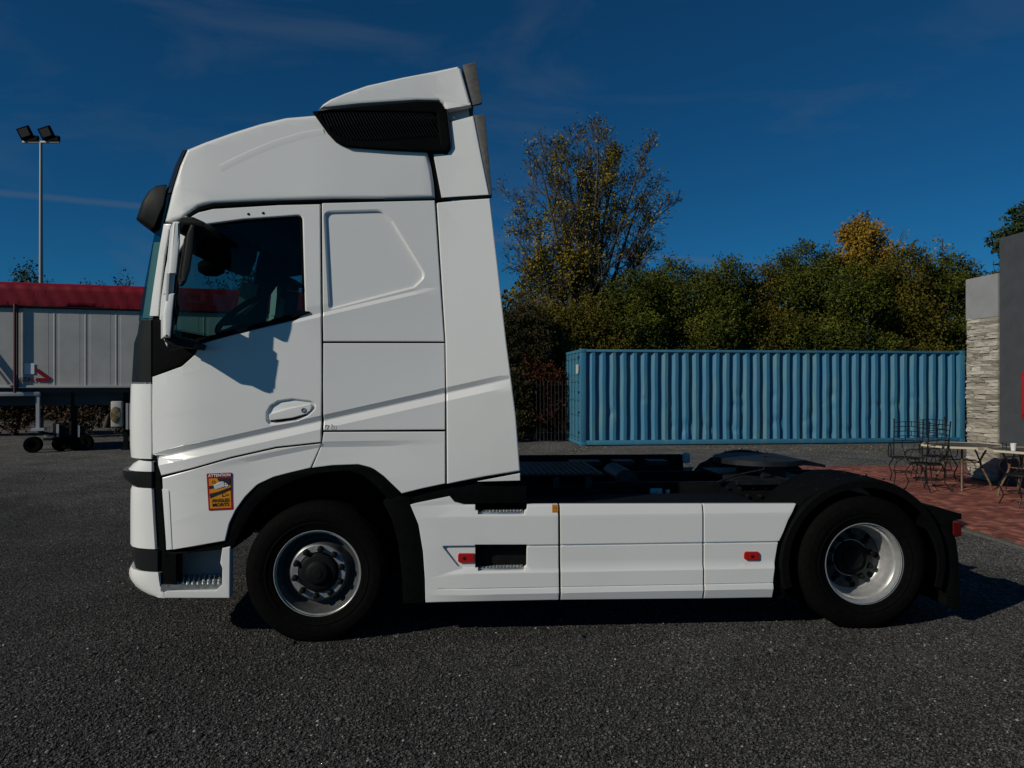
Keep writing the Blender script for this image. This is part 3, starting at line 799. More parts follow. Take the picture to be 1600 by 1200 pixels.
# ---- side skirts
zp = lambda py: NS(985, py).z
SKP = [(787, .026), (790, .020), (803, .004), (804.5, .002), (848.5, .001), (849.2, .014), (851.8, .014), (852.4, .001), (884, .003), (891, -.012), (892, -.0125), (913.6, -.011), (914.2, -.005), (915.2, -.005), (915.8, -.014), (923.5, -.020), (924.3, -.018), (938, .004)]
SZ = [zp(a) for a, _ in SKP]; SO = [o for _, o in SKP]
def skw(x, z):
    return float(np.interp(-z, [-q for q in SZ], SO))
SCUT = [((0, 0, q), (0, 0, 1)) for q in SZ]
X1 = NS(640, 788).x
def skw1(x, z):   # front panel: no groove ahead of the lamp pocket
    w = skw(x, z)
    xa = NS(715, 870).x
    if x < xa+.03 and z < zp(842): 
        k = min(1, max(0, (x-(xa-.09))/.12)); w = w*k
    if x < xa-.10 and z > zp(842):
        k = min(1, max(0, (x-X1-.05)/.15)); w = w*k + (1-k)*.004
    return w
for s in sides:
    sk = []
    bm = bmesh.new()
    p1 = [(641, 788.8), (703, 775.5), (711, 784.5, 6), (725, 788.6), (742.6, 788.6), (743, 797, 1), (747, 798), (747, 803.8), (819.5, 803.8), (819.5, 799), (823.5, 796), (824, 788.2), (871.6, 787.8), (873.2, 937.6), (780, 939.5), (664.8, 941.5), (664, 905), (661, 862), (654, 820)]
    pocket = [(691, 853.5, 2), (742.5, 853), (742.5, 851.3), (823.2, 851), (823, 884, 1), (819, 887), (819, 891.6), (747, 892.4), (747, 887.6), (722, 887.6, 8), (715, 884, 4)]
    plate(bm, p1, holes=[pocket], warp=skw1, cuts=SCUT, grid=.2, thick=.04, bev=.006, hbev=.006, hbd=.008, side=s)
    plate(bm, [(688, 851.5), (742.5, 851.5), (742.5, 889), (712, 889)], y0=.018, thick=.01, bev=.001, side=s)
    o = fin('side_skirt', bm, WHITE, TR, True, wn=True); sk.append(o)
    bm = bmesh.new()
    plate(bm, [(743, 851), (823.5, 851), (823.5, 893), (743, 893)], y0=.22, thick=.01, bev=.001, side=s)
    plate(bm, [(743, 851), (745, 851), (745, 893), (743, 893)], y0=.03, thick=.2, bev=.0005, side=s, back=True)
    plate(bm, [(743, 787), (823.5, 787), (823.5, 805), (743, 805)], y0=.22, thick=.01, bev=.001, side=s)
    fin('step_recess', bm, GAP, o, True, smooth=0)
    for (py, lo) in ((800, 803.5), (887.5, 891.5)):
        bm = bmesh.new(); xa, xb2 = U(748, py, .03).x, U(818, py, .03).x; z0 = U(780, py, .03).z; z1 = U(780, lo, .03).z
        def fy(y): return WID-y if s else y
        xs = [xa+(xb2-xa)*i/12 for i in range(13)]
        for i in range(12):
            ya = .045-.012*math.sin(i/12*math.pi); yb = .045-.012*math.sin((i+1)/12*math.pi)
            bm.faces.new([bm.verts.new(q) for q in ((xs[i], fy(ya), z0), (xs[i+1], fy(yb), z0), (xs[i+1], fy(.22), z0+.005), (xs[i], fy(.22), z0+.005))])
            bm.faces.new([bm.verts.new(q) for q in ((xs[i], fy(ya), z0), (xs[i+1], fy(yb), z0), (xs[i+1], fy(yb-.004), z1), (xs[i], fy(ya-.004), z1))])
        for i in range(13):
            for j in range(4):
                for (dx) in (-.008, .008):
                    x = xa+.012+i*(xb2-xa-.024)/12; y = .06+j*.036
                    tube(bm, [(x+dx, fy(y-.012), z0+.004), (x-dx, fy(y+.012), z0+.008)], .0035, 4)
        fin('step_tread', bm, ALU, o, True, smooth=0)
    bm = bmesh.new()
    plate(bm, [(874.8, 787.8), (1096.6, 787.4), (1097.6, 935.2), (876.4, 937.4)], warp=skw, cuts=SCUT, grid=.3, thick=.04, bev=.005, side=s)
    o2 = fin('side_skirt', bm, WHITE, TR, True, wn=True)
    bm = bmesh.new()
    plate(bm, [(1099, 787.4), (1244, 787.2), (1232, 812), (1224, 832), (1215, 851), (1211, 875), (1208.5, 905), (1206.5, 933.6), (1100, 935.2)], warp=skw, cuts=SCUT, grid=.3, thick=.04, bev=.005, side=s)
    o3 = fin('side_skirt', bm, WHITE, TR, True, wn=True)
    for (pts, par, yy) in (([(715.5, 866.5, 2), (717.5, 864.8), (741.5, 864.8, 2), (741.5, 879.3, 2), (718, 879.6, 2), (715.5, 877)], o, .002), ([(1163, 864.5), (1165.5, 862), (1184.5, 862), (1187, 865, 1), (1187, 874.5, 2), (1184, 876, 1), (1167, 876), (1163, 873)], o3, -.010)):
        bm = bmesh.new()
        plate(bm, pts, y0=yy, thick=.02, bev=.006, seg=3, side=s)
        lm = fin('marker_lamp', bm, REDL, par, True, wn=True)
        cx = sum(p[0] for p in pts)/len(pts); cy = sum(p[1] for p in pts)/len(pts)
        bm = bmesh.new(); P = U(cx, cy, yy-.001); 
        lathe(bm, [(0, .014), (-.003, .012), (-.004, .004), (-.004, .001)], (P.x, (WID-P.y) if s else P.y, P.z), 14)
        fin('lamp_reflector', bm, mat('lamp_dark_red%s%d' % (par.name, s), (.10, .006, .006), .2, coat=1), lm, True)
    if not s:
        bm = bmesh.new()
        plate(bm, [(862.6, 788.3), (872, 788.3), (872, 800.6), (862.6, 800.6)], y0=-.003, thick=.002, bev=.0002, warp=skw, cuts=SCUT)
        os_ = fin('orange_sticker', bm, ORANGE, o, True, smooth=0)
        bm = bmesh.new()
        for k in range(5):
            plate(bm, [(863.8, 790+k*2.1), (870.8, 790+k*2.1), (870.8, 790.8+k*2.1), (863.8, 790.8+k*2.1)], y0=-.0045, thick=.001, bev=.0001, warp=skw)
        fin('print_lines', bm, mat('sticker_print', (.18, .07, .01), .5), os_, True, smooth=0)

# ---- chassis
WF = Vector((U(495.5, 898, .0).x, 0, .485)); WR = Vector((U(1352, 879, .0).x, 0, .485))
xr = NS(1470, 800).x
bm = bmesh.new()
for y in (.83, 1.60):
    box(bm, NS(420, 700).x, xr, y, y+.07, .72, 1.0)
for x in (NS(860, 700).x, NS(1050, 700).x, NS(1250, 700).x, NS(1460, 800).x):
    box(bm, x-.06, x+.06, .90, 1.60, .76, .96)
fin('chassis_rail', bm, CHAS, TR, True, smooth=0)
bm = bmesh.new()
box(bm, NS(660, 800).x, NS(1205, 800).x, .09, .72, .40, .93, bev=.04)           # tank behind the skirt
fin('fuel_tank', bm, CHAS, TR, True)
bm = bmesh.new()
box(bm, NS(660, 800).x, NS(1205, 800).x, 1.80, 2.40, .40, .93, bev=.04)
box(bm, U(812, 711, 2.35).x, U(1068, 711, 2.35).x, 2.36, 2.44, .80, U(900, 711, 2.4).z)
fin('fuel_tank', bm, CHAS, TR, True)
bm = bmesh.new()   # catwalk plate between cab and fifth wheel
xa, xb2 = NS(800, 750).x, U(945, 752, .75).x
box(bm, xa, xb2, .78, 1.75, 1.07, 1.085)
for i in range(15):
    x = xa+.05+i*(xb2-xa-.1)/14; box(bm, x-.008, x+.008, .80, 1.73, 1.0855, 1.092)
cw = fin('catwalk', bm, CHASL, TR, True, smooth=0)
for x in (U(868, 758, .76).x, U(918, 758, .76).x):
    bm = bmesh.new(); box(bm, x-.025, x+.025, .70, .778, .98, 1.06); fin('catwalk_bracket', bm, CHASL, TR, True, smooth=0)
for (a, b) in ((890, 938), (958, 990), (1012, 1042)):
    bm = bmesh.new(); p = U(a, 735, 1.85); q = U(b, 735, 1.85); box(bm, p.x, q.x, 1.80, 2.0, 1.04, 1.08); fin('valve_block', bm, CHASL, TR, True, smooth=0)
bm = bmesh.new(); x = U(972, 752, 1.1).x; tube(bm, [(x, .93, 1.0), (x, 1.5, 1.0)], .10, 20); fin('air_tank', bm, CHASL, TR, True)
bm = bmesh.new()   # step plate over the skirt
box(bm, NS(748, 780).x, NS(820, 780).x, .08, .60, 1.015, 1.03)
for i in range(10):
    x = NS(752, 780).x+i*.032; box(bm, x-.006, x+.006, .10, .58, 1.0305, 1.036)
fin('catwalk_step', bm, CHASL, TR, True, smooth=0)
# cables from the cab to the frame
bm = bmesh.new()
for k in range(3):
    y = 1.0+.15*k; x0_ = xb+.05
    tube(bm, [(x0_+.35*t, y+.12*math.sin(t*3+k), 1.9-.78*t+.10*math.sin(t*9+k)) for t in np.linspace(0, 1, 16)], .012, 6)
fin('air_hose', bm, BLACK, TR, True)
# fifth wheel
bm = bmesh.new()
fx = WR.x-.30; z5 = 1.125
N = 40; ring = []
def plate5(rad, z, xs=1.0):
    return [Vector((fx+rad*xs*math.cos(2*math.pi*k/N), 1.25+rad*.93*math.sin(2*math.pi*k/N), z)) for k in range(N)]
poly = []
for k in range(N):
    a = 2*math.pi*k/N; x = .40*math.cos(a); y = .43*math.sin(a)
    if abs(y) < .10 and x > 0: x = .02+abs(y)*1.2
    elif x > .2 and abs(y) < .30: x = .50
    poly.append(Vector((fx+x, 1.25+y)))
vb = [bm.verts.new((p.x, p.y, z5-(.03 if p.x > fx+.4 else 0))) for p in poly]; vt = [bm.verts.new((p.x, p.y, z5+.045-(.05 if p.x > fx+.4 else 0))) for p in poly]
bm.faces.new(vt); bm.faces.new(vb[::-1])
for k in range(N): bm.faces.new((vb[k], vb[(k+1) % N], vt[(k+1) % N], vt[k]))
f5 = fin('fifth_wheel', bm, mat('fifth_wheel_greasy', (.016, .018, .02), .5, .3, noise=(15, .5)), TR, True, smooth=30)
bm = bmesh.new()
for y in (.92, 1.50):
    box(bm, fx-.10, fx+.10, y, y+.06, 1.0, z5-.002)
box(bm, fx-.38, fx+.30, .78, 1.72, .98, 1.02)
for i in range(9):
    lathe(bm, [(0, .014), (-.02, .014), (-.02, .001)], (fx-.5+i*.11, .828, .88), 8)
    lathe(bm, [(0, .012), (-.016, .012), (-.016, .001)], (fx-.45+i*.11, .828, .95), 8)
tube(bm, [(fx-.55, .80, 1.0), (fx-.35, .84, 1.06), (fx-.12, .86, 1.10), (fx-.12, .86, 1.20)], .009, 6)
fin('fifth_wheel_bracket', bm, CHASL, f5, True, smooth=0)
PLG = mat('plate_grey', (.5, .5, .48), .5, noise=(60, .4))
bm = bmesh.new(); p = U(1073, 716, 1.7); box(bm, p.x-.03, p.x+.04, 1.70, 1.76, p.z-.05, p.z+.05, bev=.02); fin('cover_cap', bm, PLG, TR, True, smooth=0)
bm = bmesh.new(); p = U(1025, 767, .78); box(bm, p.x-.05, p.x+.05, .77, .80, p.z-.02, p.z+.02); fin('type_plate', bm, PLG, TR, True, smooth=0)
bm = bmesh.new(); p = U(1043, 768, .78); box(bm, p.x-.012, p.x+.012, .77, .80, p.z-.015, p.z+.015); fin('type_plate', bm, PLG, TR, True, smooth=0)

# ---- rear fenders, mudflaps, tail
def fender(s):
    bm = bmesh.new(); R0 = .635; cz = .49; y0f, y1f = -.005, .62
    angs = np.linspace(R(196), R(-18), 44)
    def pr(a):  # thin shell section across the tyre
        r = R0+.010*math.cos(2*a)
        ca, sa = math.cos(a), math.sin(a)
        sec = [(y0f, r-.055), (y0f, r-.004), (y0f+.012, r+.006), (y0f+.04, r+.012), (y0f+.20, r+.010)]
        for q in (.22, .34, .46): sec += [(y0f+q, r+.010), (y0f+q+.012, r+.018), (y0f+q+.06, r+.018), (y0f+q+.072, r+.010)]
        sec += [(y1f, r+.01), (y1f, r-.05), (y1f-.01, r-.05), (y1f-.01, r-.002), (y0f+.012, r-.006), (y0f+.012, r-.055)]
        return [(WR.x+rr*ca*(1.0 if ca < 0 else .97), (WID-yy) if s else yy, cz+rr*sa) for yy, rr in sec]
    rings = [[bm.verts.new(p) for p in pr(a)] for a in angs]
    for i in range(len(rings)-1):
        for k in range(len(rings[0])):
            k2 = (k+1) % len(rings[0]); bm.faces.new((rings[i][k], rings[i][k2], rings[i+1][k2], rings[i+1][k]))
    bm.faces.new(rings[0]); bm.faces.new(rings[-1][::-1])
    fe = fin('rear_fender', bm, BLACK, TR, True, smooth=40)
    for k in range(9):
        a = R(170-k*16); 
        for yy in (.06, .30):
            bm = bmesh.new(); lathe_c = (WR.x+(R0+.012)*math.cos(a), (WID-yy) if s else yy, .49+(R0+.012)*math.sin(a))
            box(bm, lathe_c[0]-.006, lathe_c[0]+.006, lathe_c[1]-.006, lathe_c[1]+.006, lathe_c[2]-.004, lathe_c[2]+.008)
            fin('bolt', bm, CHASL, fe, True, smooth=0)
    return fe
for s in sides:
    fender(s)
    bm = bmesh.new()
    plate(bm, [(1206.5, 936), (1208.5, 905), (1211, 875), (1215, 853), (1226, 828), (1240, 800), (1258, 778), (1272, 772), (1262, 792), (1246, 818), (1232, 850), (1228, 900), (1226, 936)], y0=.03, thick=.5, bev=.004, side=s, back=True)
    fin('fender_apron', bm, BLACK, TR, True)
    bm = bmesh.new()
    plate(bm, [(1466, 822, 2), (1482, 826), (1494, 842, 6), (1498, 870), (1500.5, 930), (1500.5, 955), (1478, 946), (1477, 890), (1472, 850)], y0=.03, thick=.55, bev=.006, side=s, back=True)
    fin('mudflap', bm, BLACK, TR, True)
    bm = bmesh.new()
    plate(bm, [(1440, 790, 2), (1466, 792), (1478, 796), (1503, 803, 1), (1503, 811.5, 1), (1490, 813), (1489, 817), (1489, 838), (1480, 838), (1462, 824)], y0=.05, thick=.50, bev=.006, side=s, back=True)
    tb = fin('tail_bracket', bm, BLACK, TR, True)
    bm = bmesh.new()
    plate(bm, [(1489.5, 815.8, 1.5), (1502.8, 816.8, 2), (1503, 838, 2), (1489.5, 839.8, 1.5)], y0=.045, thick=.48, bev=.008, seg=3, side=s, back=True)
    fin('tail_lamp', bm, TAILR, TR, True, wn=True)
bm = bmesh.new(); box(bm, xr-.02, xr+.06, .45, 2.05, .72, .86); fin('rear_beam', bm, CHAS, TR, True, smooth=0)

# ---- wheels
def wheel(cx, ycen, outward, front_, detail=True):
    """outward: -1 towards the camera side, +1 far side"""
    c = Vector((cx, ycen, .487)); o = -outward
    sg = outward
    def pf(l): return [(sg*a, r) for a, r in l]
    bm = bmesh.new()   # rim: origin at the outer flange plane (a=0), inwards is negative
    if front_:
        prof = [(.004, .302), (.004, .307), (-.006, .309), (-.012, .300), (-.012, .290), (-.03, .284), (-.05, .272), (-.075, .258), (-.10, .250), (-.112, .236), (-.108, .228), (-.095, .222), (-.070, .214), (-.046, .204), (-.040, .195), (-.040, .145), (-.12, .143)]
    else:
        prof = [(.004, .300), (.004, .306), (-.006, .308), (-.012, .300), (-.014, .288), (-.035, .283), (-.060, .280), (-.075, .268), (-.095, .264), (-.13, .262), (-.15, .256), (-.17, .246), (-.19, .244), (-.20, .238), (-.215, .226), (-.212, .20), (-.205, .19), (-.205, .13), (-.23, .12)]
    lathe(bm, pf(prof), c, 72)
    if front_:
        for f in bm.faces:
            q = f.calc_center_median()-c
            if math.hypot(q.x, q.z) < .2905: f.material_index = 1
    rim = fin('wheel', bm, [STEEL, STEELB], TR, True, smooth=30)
    if detail:      # hand holes as dark recessed pads and painted disc
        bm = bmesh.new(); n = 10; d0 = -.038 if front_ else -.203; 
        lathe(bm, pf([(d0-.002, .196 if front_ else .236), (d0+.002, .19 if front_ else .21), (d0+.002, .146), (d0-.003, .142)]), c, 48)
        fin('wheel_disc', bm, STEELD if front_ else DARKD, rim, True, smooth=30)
        for k in range(n):
            a = 2*math.pi*(k+.35)/n; rr = .1675
            b = bmesh.new()
            lathe(b, pf([(d0, .024), (d0+.006, .024), (d0+.008, .020), (d0+.036, .0195), (d0+.042, .012), (d0+.042, .001)]), (c.x+rr*math.cos(a), c.y, c.z+rr*math.sin(a)), 8)
            fin('wheel_nut', b, CHAS, rim, True, smooth=30)
        bm = bmesh.new()
        if front_:
            lathe(bm, pf([(-.05, .140), (-.024, .138), (-.016, .130), (-.012, .112), (-.010, .088), (.004, .080), (.012, .066), (.014, .034), (.019, .030), (.019, .001)]), c, 40)
        else:
            lathe(bm, pf([(-.20, .135), (-.17, .130), (-.18, .118), (-.175, .085), (-.16, .08), (-.15, .065), (-.15, .001)]), c, 40)
        fin('hub', bm, [CHAS], rim, True, smooth=35)
        if not front_:
            bm = bmesh.new()
            for k in range(8):
                a = 2*math.pi*(k+.1)/8
                lathe(bm, pf([(d0+.003, .024), (d0+.004, .022), (d0+.004, .001)]), (c.x+.205*math.cos(a), c.y, c.z+.205*math.sin(a)), 14)
            fin('hand_hole', bm, GAP, rim, True, smooth=30)
    # tyre
    bm = bmesh.new(); w_ = .285; Rr = .508
    pr = [(-.004, .302), (.006, .312), (.012, .325), (.014, .345), (.024, .36), (.022, .372), (.028, .385), (.030, .41), (.024, .445), (.020, .449), (.018, .456), (.006, .478), (.000, .486), (-.012, .495), (-.02, .500)]
    tre = []
    gx = [-.03, -.075, -.125, -.175, -.22]
    for g in gx: tre += [(g+.008, Rr-.003), (g+.004, Rr-.016), (g-.004, Rr-.016), (g-.008, Rr-.003)]
    back = [(-w_-.0-a, r) for a, r in pr[::-1]]
    lathe(bm, pf(pr+tre+back), c, 88, close=True)
    for v in bm.verts:      # contact patch
        if v.co.z < .0: v.co.z = .0
        if v.co.z < .03: v.co.y += sg*.004
    ty = fin('tyre', bm, RUBBER, rim, True, smooth=28)
    return rim
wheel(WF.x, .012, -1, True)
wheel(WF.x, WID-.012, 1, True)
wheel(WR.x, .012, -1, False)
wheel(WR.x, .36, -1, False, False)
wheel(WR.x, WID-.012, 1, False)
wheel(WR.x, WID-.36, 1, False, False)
bm = bmesh.new()
lathe(bm, [(0, .07), (WID-.5, .07)], (WF.x, .25, .485), 16); lathe(bm, [(0, .09), (WID-.5, .09)], (WR.x, .25, .485), 16)
lathe(bm, [(-.2, .05), (-.15, .2), (.15, .2), (.2, .05)], (WR.x, 1.25, .485), 20)
fin('axle', bm, CHAS, TR, True)

bm = bmesh.new(); P = U(331, 418, 2.15)
lathe(bm, [(-.13, .01), (-.12, .05), (-.06, .085), (.04, .09), (.11, .06), (.13, .01)], P, 16, axis='x')
tube(bm, [P+Vector((.08, 0, .03)), P+Vector((.22, .02, .10)), P+Vector((.30, .03, .22)), P+Vector((.30, .05, .40))], .03, 8)
fin('kerb_mirror', bm, BLACK, TR, True)
# ------------------------------------------------------------------ ground
def node_mat(name):
    m = bpy.data.materials.new(name); m.use_nodes = True; return m, m.node_tree, m.node_tree.nodes['Principled BSDF']
m, t, p = node_mat('gravel')
tc = t.nodes.new('ShaderNodeTexCoord')
def tn(ty, **k):
    n = t.nodes.new(ty)
    for a, b in k.items():
        if a in n.inputs.keys(): n.inputs[a].default_value = b
        else: setattr(n, a, b)
    return n
v1 = tn('ShaderNodeTexVoronoi', Scale=72.0); v2 = tn('ShaderNodeTexVoronoi', Scale=160.0); n1 = tn('ShaderNodeTexNoise', Scale=.9, Detail=9.0, Roughness=.6); n2 = tn('ShaderNodeTexNoise', Scale=38.0, Detail=5.0)
for n in (v1, v2, n1, n2): t.links.new(tc.outputs['Object'], n.inputs['Vector'])
sep = tn('ShaderNodeSeparateColor'); t.links.new(v1.outputs['Color'], sep.inputs[0])
r1 = tn('ShaderNodeValToRGB'); r1.color_ramp.elements[0].position = 0; r1.color_ramp.elements[0].color = (.012, .012, .0125, 1); r1.color_ramp.elements[1].position = 1; r1.color_ramp.elements[1].color = (.24, .235, .22, 1)
e = r1.color_ramp.elements.new(.90); e.color = (.085, .084, .082, 1)
ed = tn('ShaderNodeTexVoronoi', Scale=95.0, feature='DISTANCE_TO_EDGE'); t.links.new(tc.outputs['Object'], ed.inputs['Vector'])
t.links.new(sep.outputs[0], r1.inputs[0])
r2 = tn('ShaderNodeMapRange'); r2.inputs['From Min'].default_value = .3; r2.inputs['From Max'].default_value = .7; r2.inputs['To Min'].default_value = .62; r2.inputs['To Max'].default_value = 1.3
t.links.new(n1.outputs['Fac'], r2.inputs['Value'])
# paler gravel further back and to the right
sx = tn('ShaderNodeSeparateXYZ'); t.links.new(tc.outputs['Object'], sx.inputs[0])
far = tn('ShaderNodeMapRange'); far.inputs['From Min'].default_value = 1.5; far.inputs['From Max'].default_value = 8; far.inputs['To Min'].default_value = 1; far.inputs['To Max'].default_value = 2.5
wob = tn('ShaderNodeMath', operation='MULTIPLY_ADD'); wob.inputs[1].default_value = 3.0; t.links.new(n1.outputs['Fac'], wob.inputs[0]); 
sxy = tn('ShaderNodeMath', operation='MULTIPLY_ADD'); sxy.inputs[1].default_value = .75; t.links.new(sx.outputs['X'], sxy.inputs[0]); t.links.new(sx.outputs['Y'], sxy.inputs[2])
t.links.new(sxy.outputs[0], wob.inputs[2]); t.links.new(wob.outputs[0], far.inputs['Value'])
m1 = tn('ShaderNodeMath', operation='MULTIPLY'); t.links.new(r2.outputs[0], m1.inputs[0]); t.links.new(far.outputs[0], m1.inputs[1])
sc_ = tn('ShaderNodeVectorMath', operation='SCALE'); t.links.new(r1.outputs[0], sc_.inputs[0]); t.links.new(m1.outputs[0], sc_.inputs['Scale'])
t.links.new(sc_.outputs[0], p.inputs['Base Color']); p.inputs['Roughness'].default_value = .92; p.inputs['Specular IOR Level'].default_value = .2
hm = tn('ShaderNodeMath', operation='ADD'); t.links.new(v1.outputs['Distance'], hm.inputs[0]); t.links.new(n2.outputs['Fac'], hm.inputs[1])
h2 = tn('ShaderNodeMath', operation='MULTIPLY_ADD'); h2.inputs[1].default_value = .5; t.links.new(v2.outputs['Distance'], h2.inputs[0]); t.links.new(hm.outputs[0], h2.inputs[2])
bp = tn('ShaderNodeBump', Strength=1.0, Distance=.026, invert=True); t.links.new(h2.outputs[0], bp.inputs['Height'])
t.links.new(bp.outputs[0], p.inputs['Normal'])
GRAVEL = m
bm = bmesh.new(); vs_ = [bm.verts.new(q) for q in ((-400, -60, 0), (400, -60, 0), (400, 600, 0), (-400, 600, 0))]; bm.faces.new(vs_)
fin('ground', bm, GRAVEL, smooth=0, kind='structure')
# loose stones: one scatter of small faceted pebbles
def pebbles(n, rectf, smin, smax, name, mats, seed):
    g = np.random.default_rng(seed)
    base = np.array([(1, 0, 0), (-1, 0, 0), (0, 1, 0), (0, -1, 0), (0, 0, 1), (0, 0, -.4)], float)
    tris = np.array([(0, 2, 4), (2, 1, 4), (1, 3, 4), (3, 0, 4), (2, 0, 5), (1, 2, 5), (3, 1, 5), (0, 3, 5)])
    P = rectf(n, g); n = len(P)
    s = smin*(smax/smin)**(g.random(n)**2.6)*np.where(g.random(n) > .9985, 2.2, 1)
    V = base[None]*(1+.35*g.standard_normal((n, 6, 3))*.6)*(s[:, None, None]*np.stack([1+.5*g.random(n), .7+.5*g.random(n), .35+.5*g.random(n)], 1)[:, None, :])
    a = g.random(n)*6.283; ca, sa = np.cos(a), np.sin(a)
    X = V[..., 0]*ca[:, None]-V[..., 1]*sa[:, None]; Y = V[..., 0]*sa[:, None]+V[..., 1]*ca[:, None]
    W = np.stack([X+P[:, :1], Y+P[:, 1:2], V[..., 2]+s[:, None]*.15], -1).reshape(-1, 3)
    T = (tris[None]+(np.arange(n)*6)[:, None, None]).reshape(-1, 3)
    me = bpy.data.meshes.new(name); me.vertices.add(len(W)); me.vertices.foreach_set('co', W.ravel())
    me.loops.add(len(T)*3); me.loops.foreach_set('vertex_index', T.ravel()); me.polygons.add(len(T)); me.polygons.foreach_set('loop_start', np.arange(len(T))*3)
    me.update(calc_edges=True)
    for q in mats: me.materials.append(q)
    return me
def stone_mat(name, lo, hi, pos=.9, top=None):
    m, t, p = node_mat(name); g = t.nodes.new('ShaderNodeNewGeometry'); r = t.nodes.new('ShaderNodeValToRGB')
    r.color_ramp.elements[0].color = (*lo, 1); r.color_ramp.elements[1].color = (*(top or hi), 1); r.color_ramp.elements[1].position = 1
    e = r.color_ramp.elements.new(pos); e.color = (*hi, 1)
    t.links.new(g.outputs['Random Per Island'], r.inputs[0]); t.links.new(r.outputs[0], p.inputs['Base Color']); p.inputs['Roughness'].default_value = .9; p.inputs['Specular IOR Level'].default_value = .2
    return m
PEB = stone_mat('loose_stone', (.012, .012, .0125), (.105, .104, .10), .984, (.38, .36, .33))
def near_area(n, g):
    d = 3.2*(16/3.2)**(g.random(n)**1.3); l = (g.random(n)-.5)*1.46*d
    P = np.stack([CAM.x+FW.x*d+RT.x*l, CAM.y+FW.y*d+RT.y*l], 1)
    return P[~((P[:, 0] > 6.1) & (P[:, 1] > 1.5))]
link('loose_gravel', pebbles(190000, near_area, .0042, .0125, 'loose_gravel', [PEB], 3), label='loose dark grey gravel chips scattered over the yard', kind='stuff')
bpy.data.objects['loose_gravel']['category'] = 'gravel'
LEAFL = stone_mat('fallen_leaf', (.10, .07, .025), (.32, .24, .10), .9, (.45, .38, .18))
def leaf_area(n, g):
    k = g.random(n); l = (g.random(n)*.62-.0)*21; d = 19.5+2.2*g.random(n)**.6
    return np.stack([CAM.x+FW.x*d+RT.x*l, CAM.y+FW.y*d+RT.y*l], 1)
link('fallen_leaves', pebbles(900, leaf_area, .012, .035, 'fallen_leaves', [LEAFL], 5), label='dry fallen leaves strewn on the gravel before the blue container', kind='stuff')
bpy.data.objects['fallen_leaves']['category'] = 'leaves'

# ------------------------------------------------------------------ brick paving
PX0, PX1, PY0, PY1 = 6.32, 9.70, -1.0, 10.6
bm = bmesh.new(); box(bm, PX0, 14.0, PY0, PY1, -.02, .008)
pav = fin('paving', bm, mat('paving_sand', (.10, .085, .07), .95, noise=(60, .4)), smooth=0, kind='structure')
m, t, p = node_mat('red_brick')
oi = t.nodes.new('ShaderNodeObjectInfo'); g = t.nodes.new('ShaderNodeNewGeometry'); tcx = t.nodes.new('ShaderNodeTexCoord'); nn = t.nodes.new('ShaderNodeTexNoise'); nn.inputs['Scale'].default_value = 22; nn.inputs['Detail'].default_value = 6
ag = t.nodes.new('ShaderNodeMath'); ag.operation = 'ADD'; t.links.new(oi.outputs['Random'], ag.inputs[0]); t.links.new(g.outputs['Random Per Island'], ag.inputs[1])
fr = t.nodes.new('ShaderNodeMath'); fr.operation = 'FRACT'; t.links.new(ag.outputs[0], fr.inputs[0])
rp = t.nodes.new('ShaderNodeValToRGB')
rp.color_ramp.elements[0].color = (.115, .032, .022, 1); rp.color_ramp.elements[1].color = (.30, .115, .078, 1)
e = rp.color_ramp.elements.new(.5); e.color = (.19, .052, .036, 1)
t.links.new(fr.outputs[0], rp.inputs[0])
mm = t.nodes.new('ShaderNodeMapRange'); mm.inputs['To Min'].default_value = .55; mm.inputs['To Max'].default_value = 1.5; t.links.new(tcx.outputs['Object'], nn.inputs[0]); t.links.new(nn.outputs['Fac'], mm.inputs['Value'])
scl = t.nodes.new('ShaderNodeVectorMath'); scl.operation = 'SCALE'; t.links.new(rp.outputs[0], scl.inputs[0]); t.links.new(mm.outputs[0], scl.inputs['Scale']); t.links.new(scl.outputs[0], p.inputs['Base Color'])
p.inputs['Roughness'].default_value = .85
BRICK = m
def brick_mesh():
    b = bmesh.new(); box(b, -.098, .098, -.048, .048, 0, .014)
    top = [v for v in b.verts if v.co.z > .01]
    for v in top: v.co.x *= .97; v.co.y *= .94
    me = bpy.data.meshes.new('brick'); b.to_mesh(me); b.free(); me.materials.append(BRICK); return me
BM = brick_mesh()
# herringbone layout
spots = []
for i in range(-40, 60):
    for j in range(-80, 80):
        # 90-degree herringbone: unit cell of one flat and one upright brick
        x = (i*4+j)*.1; y = j*.1
        spots.append((x+.1, y+.05, 0)); spots.append((x+.05+.2, y+.1-.0, math.pi/2)) if False else None
spots = []
Lb = .1
for j in range(-10, 130):
    for i in range(-40, 60):
        x = PX0+(i*4+j)*Lb; y = PY0+j*Lb
        spots.append((x+Lb, y+.5*Lb, 0.)); spots.append((x+3.5*Lb, y+1.0*Lb, math.pi/2))
keep = []
for (x, y, a) in spots:
    if not (PX0+.05 < x < 12.8 and PY0+.1 < y < PY1-.1): continue
    v = Vector((x, y, 0))-CAM; d = v.dot(FW); l = v.dot(RT)
    if abs(l/d) > .74: continue
    keep.append((d, x, y, a))
keep.sort()
vis = [k for k in keep if (k[1]-CAM.x*0) and 800+1155*((Vector((k[1], k[2], 0))-CAM).dot(RT)/k[0]) < 1610 and k[2] < 8.4]
near300 = vis[:300]; ns = set((k[1], k[2], k[3]) for k in near300)
g_ = np.random.default_rng(11)
for (d, x, y, a) in near300:
    o = bpy.data.objects.new('brick', BM); COL.objects.link(o); o.parent = pav
    o.location = (x, y, .0085+g_.random()*.005); o.rotation_euler = (g_.normal()*.012, g_.normal()*.012, a+g_.normal()*.01)
V = []; T = []
bv = np.array([v.co[:] for v in BM.vertices]); bf = [tuple(q.vertices) for q in BM.polygons]
